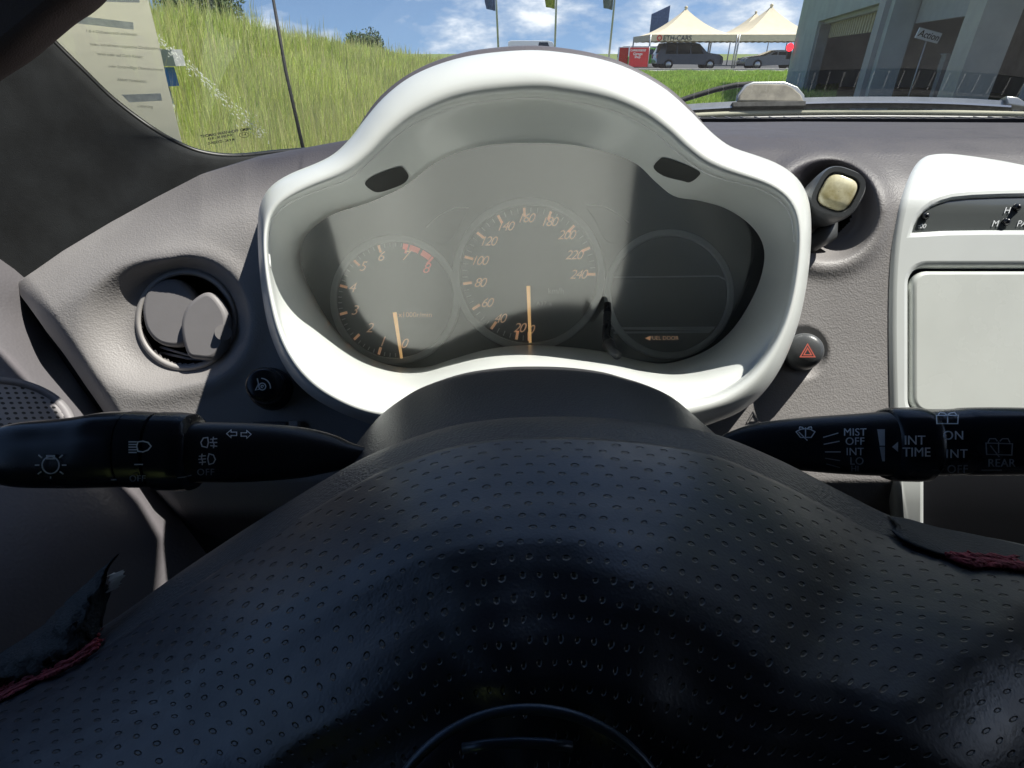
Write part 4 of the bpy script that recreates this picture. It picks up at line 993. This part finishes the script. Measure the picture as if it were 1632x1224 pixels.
plate('clip_shell', [[(1172, 166), (1174, 152), (1186, 136), (1200, 131), (1250, 131), (1270, 139), (1281, 152), (1283, 166)]], ZW, .006, 'metal', wp, bevel=.002)
plate('clip_base', [[(1166, 165), (1282, 163), (1282, 171), (1166, 173)]], ZW-.008, .010, 'wiperrubber', wp, bevel=.001)
b = MB(); b.tube([K(u, v, ZW+.02) for u, v in ((960, 200), (1040, 176), (1100, 155), (1140, 143), (1172, 136), (1200, 134))], .0042, 10); b.build('wiper_arm', 'rubber', wp)
plate('end_cap', [[(1598, 156), (1616, 158), (1632, 168), (1634, 174), (1600, 170)]], ZW-.004, .014, 'metal', wp, bevel=.002)

# ---- aerial
b = MB(); p0 = K(486, 250, 1.05); p1 = K(430, -32, .98); b.tube([p0, p0.lerp(p1, .5)+Vector((-.004, 0, 0)), p1], [.0034, .0030, .0026], 10)
ae = b.build('car_aerial', 'rubber', None); tagit(ae, 'thin black rod aerial rising outside the glass against the grassy bank', 'aerial')

# ================================================================== OUTDOORS
def struct(o): o['kind'] = 'structure'; return o
def bankh(x, y):
    Hc = interp(y, [-20, 12, 16, 24, 35, 49, 70], [1.35, 1.35, 1.15, .92, .55, .05, 0])
    return Hc*sst((-1.6-x)/4.6) - .02*max(0, -6.5-x)*0
xs = np.concatenate([np.linspace(-400, -30, 12), np.linspace(-28, 30, 90), np.linspace(34, 500, 14)])
ys = np.concatenate([np.linspace(-60, 0, 8), np.linspace(1, 80, 90), np.array([95, 120, 160, 240, 400, 800, 1800])])
b = MB(); b.loft([[Vector((x, y, bankh(x, y)+.0)) for x in xs] for y in ys], closed=False)
gnd = b.build('ground', 'soil', None, base=(0, 0, 0)); struct(gnd)
def slab(name, x0, x1, y0, y1, z, mat, n=2):
    b = MB(); b.loft([[Vector((x, y, z)) for x in np.linspace(x0, x1, n)] for y in (y0, y1)], closed=False); return struct(b.build(name, mat, None, smooth=False))
slab('road', -5, 160, 43.5, 110, .012, 'asphalt')
kb = MB(); kb.box((60, 43.2, .06), (122, .5, .14)); struct(kb.build('kerb', 'conc2', None, smooth=False))
slab('pavement', -1, 120, 40.4, 42.9, .03, 'conc2')
slab('forecourt', 3.2, 40, -5, 11.5, .02, 'asphalt')

def grass(name, n, sampler, hgt, wid, cols, kind_label, lean=.42, headp=.3):
    P = np.array([sampler() for _ in range(n)]); x, y = P[:, 0], P[:, 1]
    z = np.array([bankh(a, c_) for a, c_ in P]); dist = np.hypot(x, y)
    h = hgt*np.random.uniform(.55, 1.2, n); wd = np.maximum(wid, dist*.00042)*np.random.uniform(.6, 1.3, n)
    h = h*(.78+.3*np.sin(x*1.7+y*.6)*np.sin(y*1.1-x*.8)+.18*np.sin(x*4.1)*np.sin(y*3.3+1)); az = np.random.uniform(0, 2*np.pi, n); ln = lean*h*np.random.uniform(.1, 1.3, n); la = np.random.normal(.3, 1.1, n)
    tx_, ty_ = np.cos(az)*wd, np.sin(az)*wd; lx, ly = np.cos(la)*ln, np.sin(la)*ln
    head = np.random.rand(n) < headp
    V = np.zeros((n, 5, 3), dtype=np.float32)
    V[:, 0] = np.stack([x-tx_, y-ty_, z-.03], 1); V[:, 1] = np.stack([x+tx_, y+ty_, z-.03], 1)
    k_ = np.where(head, .75, .55); wk = np.where(head, .9, .8)
    V[:, 2] = np.stack([x+tx_*wk+lx*.4, y+ty_*wk+ly*.4, z+h*k_], 1); V[:, 3] = np.stack([x-tx_*wk+lx*.4, y-ty_*wk+ly*.4, z+h*k_], 1)
    V[:, 4] = np.stack([x+lx, y+ly, z+h], 1)
    me = bpy.data.meshes.new(name); me.vertices.add(n*5); me.vertices.foreach_set('co', V.ravel())
    idx = np.arange(n)[:, None]*5; loops = np.concatenate([idx+0, idx+1, idx+2, idx+3, idx+3, idx+2, idx+4], 1).ravel().astype(np.int32)
    me.loops.add(n*7); me.loops.foreach_set('vertex_index', loops); me.polygons.add(n*2)
    st = (np.arange(n)[:, None]*7+np.array([0, 4])).ravel().astype(np.int32); me.polygons.foreach_set('loop_start', st)
    me.polygons.foreach_set('loop_total', np.tile([4, 3], n).astype(np.int32)); me.update(calc_edges=True); me.validate()
    c = np.array(cols); pick = np.random.randint(0, len(c), n)
    patch = (np.sin(x*.9+np.sin(y*.35)*2)*np.cos(y*.45+x*.3)*.5+.5)[:, None]
    base = c[pick]*(1-.4*patch)+np.array([.2, .26, .045])*(.4*patch); base = base*.86+base.mean(axis=1, keepdims=True)*.14; base *= 1.6*np.random.uniform(.6, 1.35, n)[:, None]
    colr = np.ones((n, 5, 4), dtype=np.float32); colr[:, :, :3] = base[:, None, :]
    tipc = np.where(head[:, None], np.array([.50, .46, .20]), base*1.25); colr[:, 4, :3] = tipc; colr[:, 2:4, :3] = np.where(head[:, None, None], (base*.5+tipc*.5)[:, None, :], base[:, None, :])
    a = me.attributes.new('tint', 'FLOAT_COLOR', 'POINT'); a.data.foreach_set('color', colr.ravel())
    me.materials.append(M['grass']); o = bpy.data.objects.new(name, me); link(o); o['kind'] = 'stuff'; o['label'] = kind_label; o['category'] = 'grass'
    return o
def bank_s():
    while True:
        d = math.exp(random.uniform(math.log(2.6), math.log(75))); a = random.uniform(R(-52), R(4)); x, y = math.sin(a)*d, math.cos(a)*d
        if x < -.9 and y > 1.4: return x, y
GC = [(.42, .50, .07), (.36, .47, .06), (.48, .54, .10), (.30, .40, .05), (.50, .50, .18), (.52, .50, .28), (.38, .46, .12)]
grass('meadow_grass', 250000, bank_s, .46, .0015, GC, 'tall unmown yellow green grass covering the bank outside')
def strip_s():
    while True:
        y = 9+31.2*random.random()**.8; x = random.uniform(-.12, .52)*y
        if y < 40.2 and x > -2 and not (x > 3.1 and y < 11.7): return x, y
grass('verge_grass', 90000, strip_s, .16, .004, [(.24, .36, .05), (.30, .42, .06), (.2, .32, .05)], 'mown green grass verge in front of the tents', headp=.05)
# seed-head haze: taller thin stems on the bank
grass('seed_stems', 26000, bank_s, .72, .0016, [(.5, .5, .2), (.48, .42, .24), (.42, .48, .16)], 'tall pale seeding grass stems standing over the bank', headp=.9, lean=.18)

def weed_s():
    while True:
        x, y = bank_s()
        if math.sin(x*1.3+1)*math.sin(y*.9+x*.4) > .35: return x, y
grass('meadow_weeds', 14000, weed_s, .42, .006, [(.12, .2, .03), (.16, .26, .04), (.22, .22, .08)], 'darker broad leaved weeds growing in patches among the bank grass', headp=.15, lean=.6)
def shrub(name, loc, h, wd, label_, cat='shrub', seed=1, n=5200, leafs=.05):
    rnd = random.Random(seed); t = thing(name, loc, label_, cat); L0 = Vector(loc)
    tb = MB(); tb.tube([L0, L0+Vector((.04, 0, h*.35)), L0+Vector((-.02, .03, h*.75))], [.05*h/2, .04*h/2, .015*h/2], 8)
    cl = []
    for i in range(16):
        a = rnd.uniform(0, 6.28); r = rnd.uniform(.1, .5)*wd; c = L0+Vector((math.cos(a)*r, math.sin(a)*r, h*rnd.uniform(.25, .9))); cl.append((c, rnd.uniform(.16, .30)*wd))
        tb.tube([L0+Vector((0, 0, h*.2)), c], [.02*h/2, .006], 5)
    tb.build('trunk', 'bark', t)
    lb = MB()
    for i in range(n):
        c, r = rnd.choice(cl); d = Vector((rnd.gauss(0, 1), rnd.gauss(0, 1), rnd.gauss(0, .8))); d = d.normalized()*r*rnd.uniform(.3, 1.15); p = c+d
        a = Vector((rnd.gauss(0, 1), rnd.gauss(0, 1), rnd.gauss(0, 1))).normalized(); bb = a.orthogonal().normalized(); s_ = leafs*rnd.uniform(.6, 1.4)
        lb.add([p-a*s_, p+bb*s_*.45, p+a*s_, p-bb*s_*.45], [(0, 1, 2, 3)])
    lb.build('crown', 'leaf', t, smooth=False, recalc=False)
def gpt(u, y, z=0.0):   # ground point seen in direction u at distance y
    zc = y*math.cos(PITCH)+(CZ-z)*math.sin(PITCH); return ((u-816)/FPX*zc, y, z)
p = gpt(362, 19); shrub('shrub', (p[0], p[1], bankh(p[0], p[1])), 1.75, 2.0, 'dark green bush on top of the bank behind the upper left grass', seed=2, leafs=.055)
p = gpt(583, 40); shrub('shrub', (p[0], p[1], bankh(p[0], p[1])), 1.55, 2.3, 'distant dark bush on the skyline where the bank runs out', seed=4, leafs=.09)

# little meter box in the meadow
mbx = thing('marker_box', (-3.2, 5.0, bankh(-3.2, 5.0)), 'small grey and blue plastic box standing in the meadow beside the paper sheet', 'box')
q = K(262, 92, 5.0); 
b = MB(); b.box(q, (.26, .18, .13)); b.build('grey_cover', 'greybox', mbx, smooth=False)
b = MB(); b.box(q+Vector((-.03, -.02, -.15)), (.14, .14, .15)); b.build('blue_body', 'bluebox', mbx, smooth=False)
b = MB(); b.tube([q+Vector((-.05, .0, -.2)), q+Vector((-.05, 0, -1.2))], .02, 8); b.build('post', 'pole', mbx)

# ---- flags
def flagpole(u, y, mat, label_, lean, zb_):
    px, py, _ = gpt(u, y); t = thing('flagpole', (px, py, 0), label_, 'flagpole', 'flagpoles behind the binnacle')
    b = MB(); b.tube([Vector((px, py, 0)), Vector((px+lean*8, py, 8))], [.07, .05], 10); b.build('mast', 'pole', t)
    b = MB(); rings = []
    for i in range(14):
        z = zb_+ (7.6-zb_)*i/13; x0 = px+lean*z; wd_ = .55+.10*math.sin(i*.9)
        rings.append([Vector((x0-.08-wd_*s_, py+.09*math.sin(s_*9+i*.4), z+.1*s_)) for s_ in np.linspace(0, 1, 10)])
    b.loft(rings, closed=False).build('flag', mat, t)
    b2 = MB(); b2.tube([Vector((px+lean*8, py, 8)), Vector((px+lean*8, py, 8.14))], [.08, .05], 10); b2.build('finial', 'pole', t)
flagpole(796, 41, 'bluecloth', 'slim flagpole with a dark blue flag, leftmost of the three', -.04, 3.25)
flagpole(883, 41, 'yellowcloth', 'slim flagpole with a yellow green flag, middle of the three', .0, 3.35)
flagpole(968, 41, 'greycloth', 'slim flagpole with a grey flag, nearest the tents', .03, 3.3)

# ---- tents
def tent(x0, x1, y0, y1, ze, zp, label_, letters=None):
    cx, cy = (x0+x1)/2, (y0+y1)/2; t = thing('party_tent', (cx, cy, 0), label_, 'tent', 'peaked white tents on the forecourt')
    b = MB(); rings = []
    for i in range(15):
        s_ = i/14; k_ = 1-s_; f_ = k_**1.0; zz = ze + (zp-ze)*(s_**1.7); sx, sy = (x1-x0)/2*max(f_, .012), (y1-y0)/2*max(f_, .012)
        rings.append([Vector((cx+sx*a, cy+sy*c_, zz)) for a, c_ in ((-1, -1), (-.33, -1), (.33, -1), (1, -1), (1, -.33), (1, .33), (1, 1), (.33, 1), (-.33, 1), (-1, 1), (-1, .33), (-1, -.33))])
    b.loft(rings, cap1=True).build('canopy', 'tent', t, auto=25)
    b = MB(); h = .36
    for (a, c_, d_, e__) in ((x0, y0, x1, y0), (x1, y0, x1, y1), (x1, y1, x0, y1), (x0, y1, x0, y0)):
        n_ = 24; rr0, rr1 = [], []
        for i in range(n_+1):
            s_ = i/n_; xx, yy = a+(d_-a)*s_, c_+(e__-c_)*s_
            rr0.append(Vector((xx, yy, ze))); rr1.append(Vector((xx, yy-.02, ze-h-.04*abs(math.sin(s_*n_*.5*math.pi)))))
        b.loft([rr0, rr1], closed=False)
    b.build('valance', 'tent', t, smooth=False)
    for (a, c_) in ((x0, y0), (x1, y0), (x1, y1), (x0, y1)):
        b = MB(); b.tube([Vector((a, c_, 0)), Vector((a, c_, ze))], .055, 8); b.build('leg', 'pole', t)
    b = MB(); b.tube([Vector((cx, cy, zp-.05)), Vector((cx, cy, zp+.08)), Vector((cx, cy, zp+.16))], [.07, .13, .05], 10); b.build('finial', 'tent', t)
    if letters:
        me = text2d(letters, .42, 0, .006, 'LEFT', .004); place(me, lambda x, y, z: Vector((x0+.85+x, y0-.05-z, ze-.22+y)), 'valance_lettering', 'darkpaint', t)
        me = shape2d([circ(0, 0, .17, 24), circ(0, 0, .10, 24)], .01); place(me, lambda x, y, z: Vector((x0+.6+x, y0-.05-z, ze-.20-y)), 'valance_logo', 'banner', t)
tent(9.35, 15.2, 44, 50, 2.10, 3.72, 'peaked cream tent with a logo on its valance, left of the pair', 'ETH-CARS')
tent(15.35, 21.2, 44, 50, 2.10, 3.85, 'peaked cream tent beside the building, right of the pair')
tent(19.5, 25.3, 58, 64, 2.4, 4.2, 'small far peaked tent showing between the two front tents')
# ---- parked vehicles
def car(name, x, y, face, L_, Wd, H, mat, label_, cat, group=None, suv=False, van=False):
    t = thing(name, (x, y, 0), label_, cat, group); f = face
    def T(a, c_, z): return Vector((x+f*a, y+c_, z))
    hl = L_/2
    if van: prof = [(-hl, .35), (-hl, H*.55), (-hl+.02, H*.95), (-hl+.25, H), (hl-1.5, H), (hl-1.1, H*.95), (hl-.7, H*.62), (hl-.1, H*.5), (hl, H*.3), (hl, .3)]
    elif suv: prof = [(-hl, .38), (-hl, .85), (-hl+.08, 1.05), (-hl+.35, H-.03), (-hl+.8, H), (hl-2.1, H), (hl-1.75, H-.07), (hl-1.15, 1.05), (hl-.3, .95), (hl-.05, .8), (hl, .5), (hl-.05, .33)]
    else: prof = [(-hl, .35), (-hl, .72), (-hl+.1, .88), (-hl+.7, .92), (-hl+1.3, H-.04), (-hl+1.8, H), (hl-2.2, H-.02), (hl-1.35, .9), (hl-.4, .78), (hl-.06, .66), (hl, .45), (hl-.05, .28)]
    rings = []
    for c_, k_ in ((-Wd/2, .0), (-Wd/2+.03, .0), (-Wd/2+.06, .02), (Wd/2-.06, .02), (Wd/2-.03, 0), (Wd/2, 0)):
        rr = []
        for a, z in prof:
            tum = max(0, z-.9)*.32; cc2 = c_*(1-tum/(Wd/2)) if abs(c_) > .1 else c_; zz = z if abs(c_) < Wd/2-.05 else z-.02
            rr.append(T(a, cc2, zz))
        rings.append(rr)
    MB().loft(rings, cap0=True, cap1=True).build('body', mat, t, auto=35)
    # side windows
    zt, zb2 = H-.12, (.98 if suv or van else .92)
    if van: wx = [(hl-2.4, hl-1.45)]
    elif suv: wx = [(-hl+.55, -hl+1.35), (-hl+1.42, -hl+2.3), (-hl+2.37, hl-1.75)]
    else: wx = [(-hl+1.35, -hl+2.05), (-hl+2.12, hl-2.0)]
    for a0, a1 in wx:
        for sgn in (-1, 1):
            b = MB(); o1 = (Wd/2-max(0, zb2-.9)*.32+.004)*sgn; o2 = (Wd/2-max(0, zt-.9)*.32+.004)*sgn
            e0 = .15 if a0 == wx[0][0] else 0; e1 = .45 if a1 == wx[-1][1] else 0
            b.add([T(a0, o1, zb2), T(a1+e1*.7, o1, zb2), T(a1-.05, o2, zt), T(a0+e0, o2, zt)], [(0, 1, 2, 3)])
            b.build('side_window', 'carglass', t, smooth=False)
    for a in (-hl+.85, hl-.9):
        for sgn in (-1, 1):
            b = MB(); c_ = Wd/2*sgn; r = .33
            b.tube([T(a, c_-.2*sgn, r), T(a, c_-.02*sgn, r), T(a, c_+.02*sgn, r)], [r, r, r*.93], 28); wh = b.build('wheel', 'tyre', t, auto=40)
            rb = MB(); rb.tube([T(a, c_+.015*sgn, r), T(a, c_+.03*sgn, r)], [.2, .18], 20)
            rb.build('wheel_rim', 'rim', wh, auto=40)
    for sgn in (-1, 1):
        b = MB(); b.box(T(hl-.12, sgn*(Wd/2-.25), .66), (.22, .34, .14)); b.build('headlight', 'lamp', t, smooth=False)
        b = MB(); b.box(T(-hl+.03, sgn*(Wd/2-.14), .82), (.1, .2, .26)); b.build('tail_light', 'tail', t, smooth=False)
car('parked_estate_car', 12.6, 46.2, 1, 4.7, 1.82, 1.66, 'darkpaint', 'dark blue estate car parked under the left tent', 'car', suv=True)
car('parked_coupe', 18.6, 46.0, -1, 4.3, 1.76, 1.22, 'greypaint', 'low grey coupe parked under the right tent', 'car')
car('parked_hatchback', 10.9, 52.5, -1, 3.9, 1.7, 1.4, 'greenpaint', 'lime green hatchback half hidden behind the red banner', 'car')
car('parked_van', 2.1, 56.0, 1, 4.9, 1.9, 1.95, 'whitepaint', 'white van whose roof just shows over the binnacle', 'van', van=True)
car('parked_delivery_van', 12.2, 58.5, 1, 4.9, 1.9, 1.6, 'whitepaint', 'white van standing behind the tents beyond the green hatchback', 'van', van=True)
# ---- red banner
bn = thing('advertising_banner', (8.4, 43.6, 0), 'red fabric banner with white lettering at the left tent corner', 'banner')
q0 = gpt(1001, 43.6)[0]; q1 = gpt(1031, 43.6)[0]
b = MB(); b.box(((q0+q1)/2, 43.6, .78), (q1-q0, .04, 1.15)); b.build('fabric', 'banner', bn, smooth=False)
b = MB(); b.box((q0-.35, 43.9, .85), (.62, .04, 1.0)); b.build('side_fabric', 'tail', bn, smooth=False)
for x in (q0, q1):
    b = MB(); b.tube([Vector((x, 43.62, 0)), Vector((x, 43.62, 1.4))], .025, 8); b.build('banner_post', 'pole', bn)
for s_, zz, sz in (('CARROSSERIE', 1.18, .17), ('Garage', .98, .22), ('Shop', .80, .2)):
    me = text2d(s_, sz, .1, .004, 'CENTER', .002); place(me, lambda x, y, z: Vector(((q0+q1)/2-.1+x, 43.575-z, zz+y)), 'banner_lettering', 'whitepaint', bn)
# ---- blue banner board behind the tent
bb_ = thing('banner_board', (12.2, 54, 0), 'pale blue banner board rising behind the left tent roof', 'banner')
xa, xb = gpt(1038, 54, 3.5)[0], gpt(1066, 54, 3.5)[0]
b = MB(); b.add([Vector((xa, 54, 2.2)), Vector((xb, 54, 3.0)), Vector((xb, 54, 4.35)), Vector((xa, 54, 3.75)), Vector((xa, 54.06, 2.2)), Vector((xb, 54.06, 3.0)), Vector((xb, 54.06, 4.35)), Vector((xa, 54.06, 3.75))], [(0, 1, 2, 3), (7, 6, 5, 4), (0, 4, 5, 1), (1, 5, 6, 2), (2, 6, 7, 3), (3, 7, 4, 0)]); b.build('board', 'bluecloth', bb_, smooth=False)
for x in (xa+.1, xb-.1):
    b = MB(); b.tube([Vector((x, 54.1, 0)), Vector((x, 54.1, 3.8))], .04, 8); b.build('board_post', 'pole', bb_)

# ---- garage building
gb = thing('garage_building', (9, 15, 0), 'grey workshop building with big dark door openings and a beige roller shutter', 'building')
P0 = Vector((10.0, 23.0, 0)); D = Vector((-.296, -.955, 0)).normalized(); NN = Vector((.955, -.296, 0))   # NN points into the building
def FB(s0, s1, n0, n1, z0, z1, mat, name, parent=gb):
    b = MB(); c = P0 + D*((s0+s1)/2) + NN*((n0+n1)/2) + Vector((0, 0, (z0+z1)/2)); b.box(c, (abs(s1-s0), abs(n1-n0), abs(z1-z0)), (D, NN, Vector((0, 0, 1))))
    return b.build(name, mat, parent, smooth=False)
OP = [(4.6, 11.75), (12.7, 16.15), (16.75, 20.0)]; ZL = 1.78
w_ = MB()
def wb(s0, s1, n0, n1, z0, z1):
    c = P0 + D*((s0+s1)/2) + NN*((n0+n1)/2) + Vector((0, 0, (z0+z1)/2)); w_.box(c, (abs(s1-s0), abs(n1-n0), abs(z1-z0)), (D, NN, Vector((0, 0, 1))))
wb(0, 4.6, 0, .35, 0, 4.0); wb(11.75, 12.7, -.02, .35, 0, 4.0); wb(20.0, 21, 0, .35, 0, 4.0)
wb(4.6, 11.75, 0, .3, ZL, 3.99); wb(12.7, 20.0, 0, .3, ZL+.25, 3.98)
wb(0, .3, .36, 9, 0, 3.97)
w_.build('wall', 'concrete', gb, smooth=False)
FB(-.25, 21.1, -.35, 9.3, 4.0, 4.2, 'beige', 'roof')
FB(0, .9, -.10, -.005, 2.7, 3.99, 'beige', 'corner_cladding')
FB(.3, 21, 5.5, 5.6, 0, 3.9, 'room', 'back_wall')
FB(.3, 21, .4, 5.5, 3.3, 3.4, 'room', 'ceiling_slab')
FB(16.2, 16.7, -.05, .3, 0, 3.96, 'conc2', 'pilaster')
FB(12.0, 12.45, -.10, -.02, 0, 3.95, 'soffit', 'pilaster')
# roller shutter with ribs
sh = FB(4.75, 11.7, .32, .36, 1.38, ZL+.02, 'beige', 'roller_shutter')
rb = MB()
for i in range(26):
    s_ = 4.8+i*.27; c = P0+D*s_+NN*.31+Vector((0, 0, 1.58)); rb.box(c, (.05, .03, .40), (D, NN, Vector((0, 0, 1))))
rb.build('shutter_ribs', 'beige', sh, smooth=False)
FB(4.6, 11.75, .16, .3, ZL-.07, ZL, 'soffit', 'lintel_trim')
FB(4.62, 4.85, .05, .31, 0, ZL-.08, 'room', 'door_frame')
FB(12.75, 16.1, .35, .42, 1.42, ZL+.24, 'soffit', 'header_panel')
# windows of the third bay with pale frames
for s_ in (17.4, 18.6, 19.8): FB(s_-.02, s_+.02, .30, .34, 0, ZL+.2, 'soffit', 'mullion')
sgn = thing('workshop_sign', tuple(P0+D*14.0+NN*.25), 'small white tilted placard on a thin stick inside the open garage bay', 'sign')
base_ = P0+D*14.0+NN*.25
b = MB(); b.tube([base_, base_+Vector((0, 0, 1.19))], .010, 8); b.build('stick', 'pole', sgn)
q = K(1470, 62, (base_.y)*math.cos(PITCH)); hdir = RT; 
sc3 = base_+Vector((0, 0, 1.225)); sx_, sz_ = (RT*math.cos(R(-12))+Vector((0, 0, 1))*math.sin(R(-12))), None
sz_ = Vector((0, -1, 0)).cross(sx_)*-1
if sz_.z < 0: sz_ = -sz_
b = MB(); b.box(sc3, (.36, .02, .13), (sx_, Vector((0, 1, 0)), sz_)); b.build('placard', 'whitepaint', sgn, smooth=False)
me = text2d('Action', .12, .2, .001, 'CENTER', .002); place(me, lambda x, y, z: sc3 + sx_*x + sz_*y + Vector((0, -.014-z, 0)), 'placard_lettering', 'frit', sgn)
# pale stored things in the bays
for (s_, n_, d, z, m_, nm, lb) in ((15.0, .42, (.10, .10, .34), .98, 'greybox', 'storage_crate', 'upper pale crate stacked inside the garage near the pilaster'),
                              (14.55, .42, (.11, .10, .20), .88, 'greycloth', 'storage_crate', 'lower grey crate inside the garage left of the pale crate')):
    c = P0+D*s_+NN*n_; t = thing(nm, (c.x, c.y, 0), lb, 'crate')
    b = MB(); b.box(Vector((c.x, c.y, z)), d); b.box(Vector((c.x, c.y, z+d[2]/2+.01)), (d[0]+.03, d[1]+.03, .02)); b.build('crate_shell', m_, t, smooth=False)
    b = MB(); b.box(Vector((c.x, c.y, (z-d[2]/2)/2)), (d[0]*.8, d[1]*.8, z-d[2]/2-.002)); b.build('crate_stand', 'room', t, smooth=False)
# red warning lamp on the corner
wl = thing('warning_lamp', tuple(P0+D*.6-NN*.1+Vector((0, 0, 1.0))), 'lit red warning lamp on the building corner', 'lamp')
q = P0+D*.5-NN*.16+Vector((0, 0, 1.19))
b = MB(); b.tube([q+Vector((0, .06, 0)), q, q+Vector((0, -.05, 0)), q+Vector((0, -.08, 0))], [.10, .13, .11, .03], 16); b.build('red_globe', 'redlamp', wl)
b = MB(); b.box(q+Vector((.05, .08, -.16)), (.12, .1, .4)); b.build('lamp_bracket', 'rubber', wl, smooth=False)
